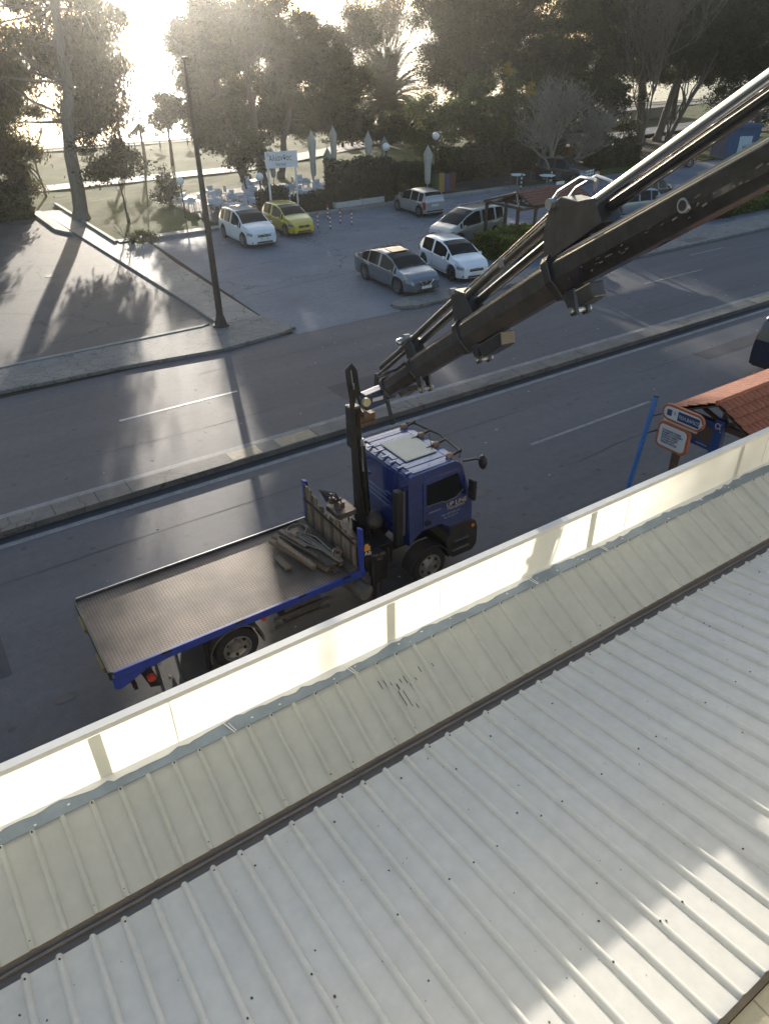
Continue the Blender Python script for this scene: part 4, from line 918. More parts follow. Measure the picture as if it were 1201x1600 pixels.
tp(MB().bx(4.0, 5.2, 9.98, 10.02, .45, .52).bx(4.0, 5.2, 9.98, 10.02, .66, .73), 'side_guard', mat('guard_grey', (.10, .09, .085), .6, .3, var=.3))
tp(MB().bx(4.25, 5.05, 10.05, 10.6, .42, .86), 'tool_box', grey_pl, bevel=.02)
# air tank and stabiliser
tk = mat('tank_grey', (.26, .24, .22), .5, .5, var=.25, vs=5)
tp(MB().cyl((5.9, 10.5, .55), (6.02, 9.86, .52), .17, n=22), 'air_tank', tk, smooth=True)
# headboard with rough boards
def add_hb_post(y0, y1):
    return MB().prism([(5.93, 1.0), (6.02, 1.0), (6.02, 2.06), (5.93, 2.10)], y0, y1, 'y')
tp(add_hb_post(YN, YN+.10), 'headboard_post', blue_bed, bevel=.008); tp(add_hb_post(YF-.12, YF-.0), 'headboard_post', blue_bed, bevel=.008)
y = YF-.16; i = 0; hb = truck
while y > YN+.14:
    w_ = random.uniform(.085, .15); f = (YF-y)/(YF-YN)
    top = 2.12-.30*min(1, f*2.2)+.12*math.exp(-((f-.62)/.10)**2)-.05*f+random.uniform(-.05, .05)
    th = random.uniform(.025, .045); tilt = random.uniform(-.01, .01)
    tp(MB().prism([(y-w_, 1.08), (y-.008, 1.08), (y-.008+tilt, top+random.uniform(-.03, .03)), (y-w_+tilt, top)], 5.90-th*.5, 5.90+th*.5, 'x'), 'headboard_plank', wood_old if i % 3 else wood_dark)
    y -= w_; i += 1
tp(MB().bx(5.86, 5.88, YN+.1, YF-.12, 1.68, 1.73), 'headboard_rail', dark_steel)
tp(MB().bx(5.70, 5.86, YN+.06, YF-.1, 1.076, 1.16), 'deck_timber', wood_dark)
# cab
def cab_profile(z0=1.12):
    return None
CX0, CX1 = 7.13, 8.86; CY0, CY1 = 9.93, 12.03
b = MB(); secs = []
# loft of side profile across the width with tumblehome
prof = [(7.13, 1.18), (7.13, 2.62), (7.16, 2.76), (7.28, 2.80), (8.30, 2.82), (8.50, 2.79), (8.62, 2.66), (8.80, 1.98), (8.88, 1.72), (8.90, 1.25), (8.86, 1.02), (8.22, 1.02), (8.16, 1.30), (7.95, 1.45), (7.45, 1.45), (7.22, 1.30), (7.16, 1.18)]
def yin(z): return 0 if z < 1.9 else (z-1.9)*.09
ys = [(0, 0.0), (.05, .0)]
ring = []
cx = 8.0; cz = 1.9
steps = [(0.0, .985), (.025, 1.0), (.5, 1.0), (.975, 1.0), (1.0, .985)]
vs = []; K = len(prof)
for f, sc_ in steps:
    for (x, z) in prof:
        xx_ = cx+(x-cx)*sc_; z2 = cz+(z-cz)*sc_; i_ = yin(z2); bow = 0 if x < 8.4 else -.10*(2*f-1)**2
        y = CY0+i_+(CY1-CY0-2*i_)*f; vs.append((xx_+bow, y, z2))
fs = [(j*K+i, j*K+(i+1) % K, (j+1)*K+(i+1) % K, (j+1)*K+i) for j in range(len(steps)-1) for i in range(K)]
fs += [tuple(range(K-1, -1, -1)), tuple((len(steps)-1)*K+i for i in range(K))]
tp(MB().add(vs, fs), 'cab', blue, smooth=True, ang=30)
# roof ridges, hatch, rear panel ribs
b = MB()
for i, y in enumerate(np.linspace(CY0+.22, CY1-.22, 7)):
    b.prism([(y-.035, 2.812), (y-.02, 2.832), (y+.02, 2.832), (y+.035, 2.812)], 7.17 if i not in () else 7.17, 7.46 if 1 <= i <= 4 else 8.28, 'x')
tp(b, 'roof_ribs', blue)
sky_sheen = mat('sky_sheen_blue', (.13, .17, .33), .22, var=.25, vs=3, coat=1.0)  # paler blue puts the bright sky reflection into the roof colour
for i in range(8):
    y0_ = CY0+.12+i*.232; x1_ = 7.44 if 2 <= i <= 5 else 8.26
    tp(MB().bx(7.30, x1_, y0_+.015, y0_+.215, 2.81, 2.829), 'roof_panel', sky_sheen, bevel=.004)
tp(MB().bx(8.28, 8.44, CY0+.25, CY1-.25, 2.81, 2.826), 'roof_panel', sky_sheen, bevel=.004)
tp(MB().bx(7.44, 8.24, 10.50, 11.42, 2.837, 2.866), 'roof_hatch', mat('hatch_cream', (.50, .49, .42), .5, var=.08, vs=3), bevel=.05)
tp(MB().bx(7.47, 8.21, 10.53, 11.39, 2.81, 2.84), 'hatch_seal', black_plastic)
b = MB()
for z in (2.02, 1.90, 1.78): b.bx(7.10, 7.135, 10.05, 11.85, z, z+.035)
for z, y0, y1 in ((2.24, 11.4, 11.62), (2.10, 10.55, 10.78)): b.bx(7.095, 7.13, y0, y1, z, z+.05)
tp(b, 'rear_panel_ribs', blue)
tp(MB().bx(7.14, 7.16, 10.0, 11.97, 2.70, 2.72), 'roof_gutter', blue)
# door with window, handle
yd = CY0-.004
def side(poly, th, inset=0.0, out=.0):
    # panel following the tumblehome
    b = MB(); n_ = len(poly); vs = [(x, CY0+yin(z)-out-th, z) for x, z in poly]+[(x, CY0+yin(z)+.002-out, z) for x, z in poly]
    return b.add(vs, [tuple(range(n_)), tuple(range(2*n_-1, n_-1, -1))]+[(k, (k+1) % n_, (k+1) % n_+n_, k+n_) for k in range(n_)])
door = tp(side([(7.48, 1.50), (7.50, 2.60), (8.42, 2.62), (8.62, 2.0), (8.70, 1.70), (8.72, 1.30), (8.25, 1.30), (8.12, 1.44), (7.92, 1.5)], .018), 'door', blue, bevel=.006)
w1 = tp(side([(7.58, 2.04), (7.58, 2.50), (8.36, 2.54), (8.50, 2.14), (8.30, 2.02), (8.05, 2.0), (7.95, 2.03)], .008, out=.018), 'door_window', glass_dark, parent=door)
tp(side([(7.57, 2.015), (7.57, 2.035), (7.95, 2.022), (8.05, 1.992), (8.30, 2.012), (8.5, 2.13), (8.5, 2.11), (8.31, 1.99), (8.05, 1.972), (7.94, 2.005)], .012, out=.018), 'window_seal', alu, parent=door)
tp(side([(7.52, 1.56), (7.52, 1.66), (7.66, 1.66), (7.66, 1.56)], .016, out=.018), 'door_handle', black_plastic, parent=door, bevel=.01)
cream = mat('sign_cream', (.62, .52, .38), .6)
Mt = lambda x, z, off=.024: T @ frame((x, CY0-off, z), (1, 0, 0), (0, 0, 1))
text_mesh('door_lettering', 'UP LINE', .155, cream, door, Mt(8.06, 1.83), squeeze=.98)
text_mesh('door_lettering', 'TRANSPORT', .075, cream, door, Mt(8.08, 1.755), squeeze=1.1)
pale_t = mat('pale_lettering', (.40, .40, .42), .6)
text_mesh('door_lettering', '\u03a4\u0397\u039b. 6977 898 447', .062, pale_t, door, Mt(7.92, 1.64))
text_mesh('door_lettering', 'FAX. 210 8967 446', .048, pale_t, door, Mt(8.00, 1.57))
text_mesh('door_lettering', '\u0391\u03a6\u039c 094 4467', .048, pale_t, door, Mt(7.60, 1.84))
# windscreen, front, bumper, steps, lamps, mirrors
b = MB(); vs = []
for (x, z) in ((8.645, 2.60), (8.812, 1.98)):
    for f in (.06, .3, .5, .7, .94): vs.append((x-.10*(2*f-1)**2+.008, CY0+yin(z)+(CY1-CY0-2*yin(z))*f, z))
b.add(vs, [(i, i+1, i+6, i+5) for i in range(4)]); tp(b, 'windscreen', glass_dark, smooth=True, fix=False)
tp(MB().bx(8.80, 8.93, CY0+.3, CY1-.3, 1.30, 1.60), 'front_grille', black_plastic, bevel=.03)
gp = mat('bumper_grey', (.035, .03, .028), .6, var=.3)
tp(MB().prism([(8.20, 1.04), (8.20, 1.29), (8.74, 1.29), (8.90, 1.20), (8.97, 1.0), (8.97, .55), (8.86, .42), (8.30, .42), (8.14, .62), (8.10, .92)], CY0-.02, CY1+.02, 'y'), 'bumper', gp, bevel=.03)
tp(MB().bx(8.26, 8.72, CY0-.05, CY0-.02, .62, .66).bx(8.30, 8.70, CY0-.06, CY0-.02, .86, .885), 'cab_step', alu)
tp(MB().bx(8.24, 8.70, CY0-.028, CY0-.018, .70, .84), 'step_recess', black_plastic)
tp(MB().cyl((8.82, CY0-.035, 1.10), (8.82, CY0-.015, 1.10), .045, n=14), 'indicator', mat('amber_lens', (.75, .25, .03), .25, coat=.5))
tp(MB().bx(8.92, 8.985, CY0+.1, CY0+.45, .72, .92), 'headlight', lamp_glass, bevel=.02)
tp(MB().bx(8.92, 8.985, CY1-.45, CY1-.1, .72, .92), 'headlight', lamp_glass, bevel=.02)
tp(arch(7.68, .44, .50, R(5), R(178), 9.91, 10.25, .03), 'front_mudguard', gp, smooth=True, ang=40)
tp(arch(7.68, .44, .56, R(5), R(178), 11.9, 12.2, .03), 'front_mudguard', gp, smooth=True, ang=40)
# sun visor, marker lamps and their brackets along the roof front
tp(MB().tube([(8.44, CY0+.10, 2.86), (8.60, CY0+.25, 2.87), (8.68, 10.98, 2.90), (8.60, CY1-.25, 2.87), (8.44, CY1-.10, 2.86)], .024, 8), 'light_bar', black_plastic, smooth=True)
mk = mat('marker_lamp', (.20, .11, .07), .3, coat=.4)
for y in (10.17, 10.72, 11.25, 11.80):
    tp(MB().box((8.30 if y in (10.17, 11.80) else 8.36, y, 2.885), (.17, .13, .10), None, .7), 'marker_lamp', mk, bevel=.025)
    tp(MB().bar((8.1 if 10.5 < y < 11.5 else 8.28, y, 2.84), (8.6, y, 2.92), .03, .05), 'lamp_bracket', black_plastic)
tp(MB().tube([(8.18, 10.6, 2.83), (8.10, 10.62, 3.25)], .008, 5), 'aerial', black_plastic)
tp(MB().tube([(8.55, CY0+.12, 2.72), (8.80, CY0-.02, 2.76), (8.90, CY0-.03, 2.70)], .025, 6), 'mirror_arm', black_plastic)
tp(MB().sphere((8.98, CY0-.02, 2.62), .15, 12, 8, (.45, .8, 1.1)), 'mirror', black_plastic, smooth=True, ang=180)
tp(MB().box((8.62, CY0-.16, 2.15), (.09, .2, .48)), 'mirror', black_plastic, bevel=.03)
tp(MB().box((8.62, CY1+.16, 2.15), (.09, .2, .48)), 'mirror', black_plastic, bevel=.03)
# exhaust / air intake stack with ribbed hose behind the cab
tp(MB().bx(6.86, 7.02, 9.98, 10.16, 1.25, 2.55), 'intake_stack', black_plastic, bevel=.03)
b = MB()
for k in range(26): b.cyl((7.06, 10.05, 1.5+k*.04), (7.06, 10.05, 1.52+k*.04), .045, n=10)
b.cyl((7.06, 10.05, 1.45), (7.06, 10.05, 2.52), .036, n=10)
tp(b, 'ribbed_hose', mat('hose_grey', (.11, .10, .10), .6), smooth=True)
# clutter between bed and cab : engine hump, valves, tanks, hoses
clut = MB().bx(6.12, 7.0, 10.35, 11.8, .60, 1.15)
tp(clut, 'crane_subframe', dark_steel, bevel=.02)
tp(MB().sphere((6.88, 10.95, 1.42), .26, 14, 8, (.9, 1.1, .7)), 'engine_cover', grey_pl, smooth=True, ang=180)
tp(MB().bx(6.10, 6.30, 10.0, 10.9, .95, 1.35).bx(6.34, 6.62, 9.99, 10.3, .55, 1.2), 'hydraulic_tank', mat('dark_tank', (.03, .025, .022), .5, .2, var=.4), bevel=.02)
org = mat('orange_sign', (.75, .30, .05), .5)
e1 = tp(MB().box((6.14, 9.985, 1.52), (.13, .012, .10)).box((6.12, 9.985, 1.60), (.08, .012, .05)), 'orange_emblem', org)
text_mesh('tank_lettering', 'AB', .13, mat('white_lettering', (.7, .66, .58), .5), truck, T @ frame((6.07, 9.98, 1.37), (1, 0, -.12), (0, 0, 1)))
text_mesh('tank_lettering', '\u03a4\u0397\u039b. 697', .085, mat('tan_lettering', (.22, .17, .12), .6), truck, T @ frame((6.22, 9.98, 1.26), (1, 0, -.12), (0, 0, 1)))
text_mesh('tank_lettering', '\u0397\u039b\u0399\u0391\u03a3', .085, MATS['tan_lettering'], truck, T @ frame((6.24, 9.98, 1.14), (1, 0, -.12), (0, 0, 1)))
for i in range(9):
    y0 = random.uniform(10.1, 11.6); x0 = random.uniform(6.2, 6.9); y1 = y0+random.uniform(-.5, .5); x1 = x0+random.uniform(-.3, .4)
    z0 = random.uniform(.9, 1.3); tp(MB().tube([(x0, y0, z0), ((x0+x1)/2, (y0+y1)/2, z0+random.uniform(.15, .45)), (x1, y1, z0-.1)], .018, 6), 'hydraulic_hose', rubber, smooth=True)
tp(MB().tube([(6.75+.32*math.cos(a), 9.98, .38+.30*math.sin(a)) for a in np.linspace(R(150), R(400), 16)], .025, 6), 'hydraulic_hose', rubber, smooth=True)
b = MB()
for (x, y, z) in [(6.15, 11.35, 1.95), (6.18, 11.2, 1.88), (6.2, 11.05, 1.98), (6.3, 11.3, 1.8)]: b.box((x, y, z), (.12, .09, .14)); b.cyl((x, y, z), (x-.02, y, z+.18), .02, n=6)
b.bx(6.05, 6.5, 10.95, 11.45, 1.70, 1.82)
tp(b, 'control_valves', mat('valve_metal', (.16, .13, .11), .5, .5, var=.4))
for i in range(5): tp(MB().tube([(6.1+.03*i, 11.5, 1.85), (6.05, 11.65+.02*i, 2.05), (6.2, 11.3, 1.95+.05*i), (6.4, 11.1, 1.6)], .014, 5), 'control_hose', MATS['hose_grey'] if i % 2 else rubber, smooth=True)
tp(MB().bx(6.10, 6.45, 10.3, 11.9, .95, 1.25), 'stabiliser_beam', dark_steel, bevel=.02)
tp(MB().cyl((6.28, 9.99, 1.2), (6.28, 9.99, .25), .07, n=12).cyl((6.28, 9.99, .25), (6.28, 9.99, .02), .045, n=10).cyl((6.28, 9.99, .05), (6.28, 9.99, .0), .14, n=14), 'stabiliser_leg', dark_steel, smooth=True)
# crane column
cr_b = mat('crane_black', (.022, .019, .018), .3, .2, var=.6, vs=6, bump=.2, bs=14, coat=.6)
cr_g = mat('crane_brown_grey', (.045, .039, .034), .36, .25, var=.5, vs=5, bump=.15, bs=18, coat=.4)
MX, MY = 6.62, 11.08
tp(MB().cyl((MX+.1, MY, 1.1), (MX+.1, MY, 1.5), .24, n=20), 'slew_base', cr_b, smooth=True)
b = MB().box((MX+.06, MY, 2.35), (.22, .30, 1.9), Matrix.Rotation(-.03, 3, 'Y'), .85)
column = tp(b, 'crane_column', cr_b, bevel=.03)
tp(MB().bx(MX-.14, MX+.10, MY-.10, MY+.14, 3.2, 4.1), 'column_head', cr_b, bevel=.03, parent=column)
tp(MB().cyl((MX+.12, MY-.17, 1.7), (MX+.04, MY-.17, 3.3), .07, n=14), 'luffing_cylinder', cr_b, smooth=True)
tp(MB().cyl((MX+.05, MY-.19, 2.72), (MX+.02, MY-.19, 3.45), .045, n=12), 'luffing_rod', chrome, smooth=True)
for i in range(7):
    dx = random.uniform(-.16, .02); tp(MB().tube([(MX+.0+dx, MY-.16-.02*i, 1.5), (MX-.05+dx, MY-.2, 2.4), (MX-.10+dx, MY-.18, 3.3), (MX-.12+dx*.5, MY-.14, 4.0+.1*i), (MX-.02, MY-.1, 4.35+.04*i), (MX+.1, MY-.05, 4.1)], .017, 6), 'crane_hose', rubber, smooth=True)
# hose loop above the head
tp(MB().tube([(MX-.05, MY, 4.25), (MX-.10, MY, 4.6), (MX-.12, MY, 4.85), (MX-.04, MY, 4.92), (MX+.03, MY, 4.8), (MX+.06, MY, 4.5), (MX+.10, MY, 4.3)], .055, 8), 'hose_loop', rubber, smooth=True)
b = MB().box((MX+.16, MY-.12, 3.82), (.34, .22, .26)).cyl((MX-.02, MY-.22, 3.75), (MX+.36, MY-.22, 3.75), .06, n=10).cyl((MX+.1, MY-.3, 3.95), (MX+.1, MY+.2, 3.95), .08, n=12)
tp(b, 'knuckle_joint', mat('joint_brown', (.12, .075, .05), .5, .4, var=.5, vs=8), bevel=.01)
hd = tp(MB().box((MX+.40, MY-.06, 4.18), (.52, .26, .32), Matrix.Rotation(-.12, 3, 'Y'), .9), 'boom_head', mat('head_blue', (.035, .05, .11), .4, .2, var=.3), bevel=.03)
tp(MB().cyl((MX+.13, MY-.20, 4.22), (MX+.13, MY-.27, 4.22), .085, n=20), 'cap_disc', mat('cap_yellow', (.42, .38, .22), .5, var=.15), parent=hd)
tp(MB().box((MX+.42, MY-.196, 4.20), (.24, .008, .075)), 'name_plate', mat('plate_pale', (.55, .58, .62), .4), parent=hd)
text_mesh('plate_lettering', 'PALFINGER', .055, mat('plate_ink', (.03, .04, .12), .5), hd, T @ frame((MX+.305, MY-.203, 4.18), (1, 0, 0), (0, 0, 1)), squeeze=.72) if False else None
# boom
P0 = Vector((7.3, 11.05, 4.1)); P1 = Vector((6.0, 3.5, 9.07)); u = (P1-P0).normalized(); s_ax = u.cross(Vector((0, 0, 1))).normalized(); n_ax = s_ax.cross(u)
def bp_(t, h, s=0.0): return P0+u*t+n_ax*h+s_ax*s
def bsec(t0, t1, h0a, h0b, h1a, h1b, w_, chamfer=.28):
    b = MB(); vs = []
    for t, lo_, hi_ in ((t0, h0a, h0b), (t1, h1a, h1b)):
        H_ = hi_-lo_; c = w_*.5
        for s, h in ((-c*.72, hi_), (c*.72, hi_), (c, hi_-H_*.13), (c, lo_+H_*.42), (c*.42, lo_), (-c*.42, lo_), (-c, lo_+H_*.42), (-c, hi_-H_*.13)): vs.append(bp_(t, h, s))
    b.add(vs, [tuple(range(7, -1, -1)), tuple(range(8, 16))]+[(k, (k+1) % 8, (k+1) % 8+8, k+8) for k in range(8)]); return b
S_ = [(.30, 1.85, -.05, .28, -.02, .30, .27), (1.75, 3.85, -.04, .34, -.02, .36, .30), (3.72, 6.35, -.02, .38, -.01, .39, .34), (6.2, 12.0, .0, .40, -.15, .10, .34)]
for i, a in enumerate(S_): tp(bsec(*a), 'boom_section', cr_g if i < 3 else cr_b, bevel=.012)
# collars at the end of each section
for t, lo_, hi_, w_ in ((1.80, -.07, .36, .35), (3.80, -.07, .43, .39), (6.28, -.06, .46, .42), (.36, -.09, .33, .33)):
    tp(bsec(t-.07, t+.07, lo_, hi_, lo_, hi_, w_), 'boom_collar', cr_b, bevel=.012)
# bright wear strips along the upper edges
for (t0, t1, h0, h1, w_) in ((1.85, 3.72, .345, .365, .26), (3.87, 6.2, .385, .395, .30), (6.35, 12, .405, .112, .29)):
    tp(MB().bar(bp_(t0, h0, w_*.33), bp_(t1, h1, w_*.33), .03, .02, n_ax), 'wear_strip', chrome)
    tp(MB().bar(bp_(t0, h0-.01, -w_*.33), bp_(t1, h1-.01, -w_*.33), .02, .012, n_ax), 'wear_strip', cr_g)
# bracket plates carrying the extension cylinders
def plate(pts, s0, s1):
    n_ = len(pts); b = MB(); b.add([bp_(t, h, s0) for t, h in pts]+[bp_(t, h, s1) for t, h in pts], [tuple(range(n_-1, -1, -1)), tuple(range(n_, 2*n_))]+[(k, (k+1) % n_, (k+1) % n_+n_, k+n_) for k in range(n_)]); return b
tp(plate([(1.70, .3), (2.15, .3), (2.05, .62), (1.85, .74), (1.72, .70)], -.10, .10), 'cylinder_bracket', cr_b, bevel=.01)
tp(plate([(3.72, .4), (4.3, .4), (4.2, .72), (3.95, .86), (3.78, .80)], -.12, .12), 'cylinder_bracket', cr_b, bevel=.01)
tp(plate([(6.2, .4), (7.3, .42), (7.25, .70), (7.0, .78), (6.75, .94), (6.5, .90), (6.32, .72)], -.14, .14), 'cylinder_bracket', cr_g, bevel=.01)
tp(MB().tube([bp_(6.45, .95, .1), bp_(6.7, 1.02, .1), bp_(7.1, .98, .1), bp_(7.3, .86, .1)], .02, 6).tube([bp_(6.45, .95, -.1), bp_(6.75, 1.02, -.1), bp_(7.1, .98, -.1), bp_(7.3, .82, -.1)], .02, 6), 'hose_guide', alu, smooth=True)
# cylinders (t0, h0, t1, h1, r, mat, side)
for (t0, h0, t1, h1, r_, m_, s) in ((.25, .55, 1.75, .62, .065, cr_b, 0), (.30, .42, 1.8, .50, .035, cr_g, .1), (1.5, .60, 3.75, .74, .05, cr_g, .06), (2.0, .55, 3.8, .66, .055, cr_b, -.07), (3.0, .74, 3.8, .78, .02, chrome, .05),
        (4.0, .66, 6.6, .80, .05, cr_g, .07), (4.1, .56, 6.6, .68, .06, cr_b, -.06), (4.2, .74, 6.5, .88, .018, chrome, .10), (4.3, .70, 6.5, .83, .018, alu, -.10), (7.0, .68, 12.0, .64, .062, chrome, .06), (7.0, .58, 12.0, .53, .06, cr_b, -.03)):
    tp(MB().cyl(bp_(t0, h0, s), bp_(t1, h1, s), r_, n=14), 'extension_cylinder' if r_ > .03 else 'hydraulic_pipe', m_, smooth=True)
tp(MB().sphere(bp_(1.55, .72, .06), .08, 10, 6, (1.4, 1, .8)), 'end_fitting', alu, smooth=True, ang=180)
for t, h, s in ((1.9, .7, .1), (3.9, .83, .12), (6.6, .93, .15), (5.3, .74, .08)):
    tp(MB().cyl(bp_(t, h, s-.05), bp_(t, h, s+.05), .06, n=12), 'pivot_pin', alu, smooth=True)
chips = MB()
for i in range(38):
    t = random.uniform(6.6, 9.6); h = .10-.075*(t-6.2)/3+random.gauss(0, .03); z_ = -.182 if False else 0
    for sgn in (-1, 1): chips.bar(bp_(t, h, sgn*(.17+.002)), bp_(t+random.uniform(.01, .07), h+random.uniform(-.01, .01), sgn*(.17+.002)), .006, random.uniform(.004, .016), n_ax)
tp(chips, 'paint_chips', mat('chip_pale', (.13, .115, .095), .6, var=.3))['kind'] = 'stuff'
for k, (ta, tb) in enumerate(((.4, 1.8), (1.9, 3.8), (3.9, 6.2), (6.3, 7.6))):
    for j in range(2): tp(MB().tube([bp_(ta+(tb-ta)*f, .30+.05*j-.10*math.sin(math.pi*f)*(1+.4*j), (.20+.02*k)*(-1)) for f in np.linspace(0, 1, 9)], .012, 5), 'boom_hose', rubber, smooth=True)
for t, h, c_ in ((2.7, .15, (.5, .38, .05)), (5.1, .2, (.5, .5, .48)), (7.4, .18, (.45, .45, .43))):
    tp(MB().bar(bp_(t, h, -(.152+.018*(t > 3.8)+.001*(t > 6.2))), bp_(t+.16, h-.006, -(.152+.018*(t > 3.8)+.001*(t > 6.2))), .052, .09, n_ax), 'warning_plate', mat('plate_%d' % int(t*10), c_, .5, var=.3, vs=20))
# under-boom lugs
for t, h in ((1.95, -.09), (4.1, -.09), (6.45, -.10)):
    b = plate([(t-.10, h+.08), (t+.12, h+.08), (t+.08, h-.20), (t-.02, h-.20)], -.10, -.06); tp(b, 'boom_lug', cr_b)
    b = plate([(t-.10, h+.08), (t+.12, h+.08), (t+.08, h-.20), (t-.02, h-.20)], .06, .10); tp(b, 'boom_lug', cr_b)
    tp(MB().cyl(bp_(t+.03, h-.14, -.14), bp_(t+.03, h-.14, .14), .035, n=10), 'pivot_pin', alu, smooth=True)
tp(plate([(4.2, -.05), (4.9, -.04), (4.85, -.22), (4.3, -.24)], -.11, .11), 'valve_box', cr_b, bevel=.015)
tp(plate([(.9, -.08), (1.5, -.06), (1.45, -.16), (1.0, -.18)], -.09, .09), 'valve_box', cr_b, bevel=.015)
tp(plate([(6.7, -.08), (7.0, -.08), (7.0, -.25), (6.75, -.27)], .02, .20), 'valve_box', cr_g, bevel=.015)
tp(MB().bar(bp_(.1, .0), bp_(.12, -.50), .06, .06).cyl(bp_(.12, -.50), bp_(.14, -.54), .07, n=10), 'boom_rest', dark_steel)
for i in range(6):
    s = -.16+.03*i; tp(MB().tube([bp_(-.55, .25, -.05), bp_(-.2, .42+.02*i, s), bp_(.3, .42, s), bp_(.9, .36, s), bp_(1.7, .40, s)], .014, 5), 'boom_hose', rubber if i % 2 else alu, smooth=True)
tp(MB().cyl(bp_(8.4, .11, .15), bp_(8.4, .11, .19), .065, n=16), 'boss_ring', alu, smooth=True); tp(MB().cyl(bp_(8.4, .11, .16), bp_(8.4, .11, .195), .045, n=16), 'boss_hole', black_plastic)
for i in range(10):
    t = 6.5+i*.5; tp(MB().bar(bp_(t, .45-.0515*(t-6.2), .07), bp_(t+.04, .46-.0515*(t-6.2), -.07), .02, .015, n_ax), 'pipe_clip', alu)

# load on the bed
PK = 'weathered timber planks lying on the truck bed'
labs = ['short plank alone at the rear edge of the timber pile', 'pale topmost plank on the rear side of the timber pile', 'plank under the pale top one in the timber pile', 'long dark plank through the middle of the timber pile', 'long plank running under the rope coil', 'plank end sticking out nearest the blue near rail', 'narrow batten on top of the timber pile', 'plank beside the bucket, nearest the headboard', 'thin split board in the timber pile', 'dark plank ending by the near rail']
specs = [(4.72, 11.25, 4.75, 10.75, 1.10, .13, .05), (4.92, 11.55, 5.12, 10.35, 1.25, .10, .09), (4.85, 11.75, 5.15, 10.55, 1.17, .12, .07), (5.00, 11.95, 5.38, 10.25, 1.13, .12, .08), (5.20, 12.00, 5.55, 10.30, 1.13, .13, .08), (5.22, 11.40, 5.42, 10.22, 1.21, .10, .07), (5.05, 11.7, 5.33, 10.55, 1.245, .06, .05), (5.48, 11.75, 5.68, 10.25, 1.12, .10, .08), (5.12, 11.85, 5.30, 11.0, 1.29, .09, .03), (5.32, 11.15, 5.50, 10.12, 1.11, .12, .07)]
for lab, (x0, y0, x1, y1, z, w_, h_) in zip(labs, specs):
    b = MB().bar((0, 0, 0), (x1-x0, y1-y0, random.uniform(-.02, .02)), w_, h_); o = b.build('timber_plank', wood_old if random.random() < .6 else wood_dark, bevel=.006, loc=(x0, y0, z+.03)); tag(o, 'weathered '+lab, 'plank', PK)
b = MB()
for i in range(5):
    r_ = .26-.012*i; ox, oy = random.uniform(-.02, .02), random.uniform(-.02, .02)
    b.tube([(ox+r_*math.cos(a), oy+r_*math.sin(a)*.95, .02*i+.012*math.sin(a*3+i)) for a in np.linspace(0, 2*math.pi, 26)], .014, 6)
rope_m = mat('rope_grey', (.20, .18, .15), .9, var=.3, vs=20, bump=.5)
tag(b.build('rope_coil', rope_m, smooth=True, loc=(5.42, 11.62, 1.28)), 'round coil of grey rope on top of the timber pile', 'rope')
b = MB()
for i in range(9):
    dx = random.uniform(-.10, .10); dz = random.uniform(0, .06)
    b.tube([(dx, 0, dz), (dx+random.uniform(-.05, .1), -.35, dz+.04), (.15+dx*.6, -.75, dz+.02), (.2+dx*.5, -1.1, dz), (.26+dx*.3, -1.22, -.02)], .016, 6)
tag(b.build('webbing_bundle', rope_m, smooth=True, loc=(5.42, 11.45, 1.27)), 'bundle of grey straps trailing from the rope coil to the bucket', 'straps')
bk = empty('bucket', (5.68, 10.42, 1.18), 0, 'small brown bucket standing between the planks and the headboard', 'bucket')
vs = []; n_ = 20; pf = [(.075, 0), (.10, .20), (.105, .20), (.09, .198), (.07, .02), (.0001, .02)]
for rr, z in pf:
    for k in range(n_): vs.append((rr*math.cos(2*math.pi*k/n_), rr*math.sin(2*math.pi*k/n_), z))
MB().add(vs, [(j*n_+k, j*n_+(k+1) % n_, (j+1)*n_+(k+1) % n_, (j+1)*n_+k) for j in range(len(pf)-1) for k in range(n_)]).build('pail', mat('bucket_brown', (.26, .17, .11), .6, var=.3), bk, smooth=True)
MB().tube([(-.1, 0, .19), (-.06, .03, .27), (.06, .03, .27), (.1, 0, .19)], .006, 5).build('handle', alu, bk)

# ------------------------------------------------------------------ bus stop, shelter, info post
ora = mat('sign_terracotta', (.36, .11, .05), .5, var=.15, vs=4); sblue = mat('pole_blue', (.03, .14, .42), .45, var=.1, vs=4); navy = mat('sign_navy', (.03, .05, .14), .5); wsign = mat('sign_white', (.55, .56, .58), .5, var=.06)
bs_ = empty('bus_stop_sign', (12.62, 9.0, .13), 0, 'leaning blue pole with two terracotta framed bus stop boards', 'bus stop sign')
TB = Matrix.Translation((-12.62, -9.0, -.13))
def tpx(b, name, m_, parent, Mx, **k):
    o = b.build(name, m_, **k); o.data.transform(Mx); o.parent = parent; return o
tpx(MB().cyl((12.62, 9.0, .13), (13.13, 9.0, 3.36), .055, n=16), 'pole', sblue, bs_, TB, smooth=True)
tpx(MB().cyl((13.13, 9.0, 3.36), (13.135, 9.0, 3.39), .058, n=16), 'pole_cap', black_plastic, bs_, TB)
def board(name, xpl, y0, y1, z0, z1, r_, m_, th, par, Mx, dx=0, tilt=0):
    pts = []
    for cy, cz, a0 in ((y1+r_, z1-r_, 90), (y0-r_, z1-r_, 0), (y0-r_, z0+r_, -90), (y1+r_, z0+r_, 180)):
        for k in range(7):
            a = R(a0+k*15); pts.append((cy+r_*math.cos(a), cz+r_*math.sin(a)))
    # order round the outline
    cx_, cz_ = (y0+y1)/2, (z0+z1)/2; pts.sort(key=lambda p: math.atan2(p[1]-cz_, p[0]-cx_))
    b = MB().prism([(p[0], p[1]) for p in pts], xpl-th/2, xpl+th/2, 'x'); return tpx(b, name, m_, par, Mx, bevel=.008)
XS = 13.38
fr1 = board('upper_board', XS, 8.92, 7.86, 2.83, 3.22, .19, ora, .07, bs_, TB)
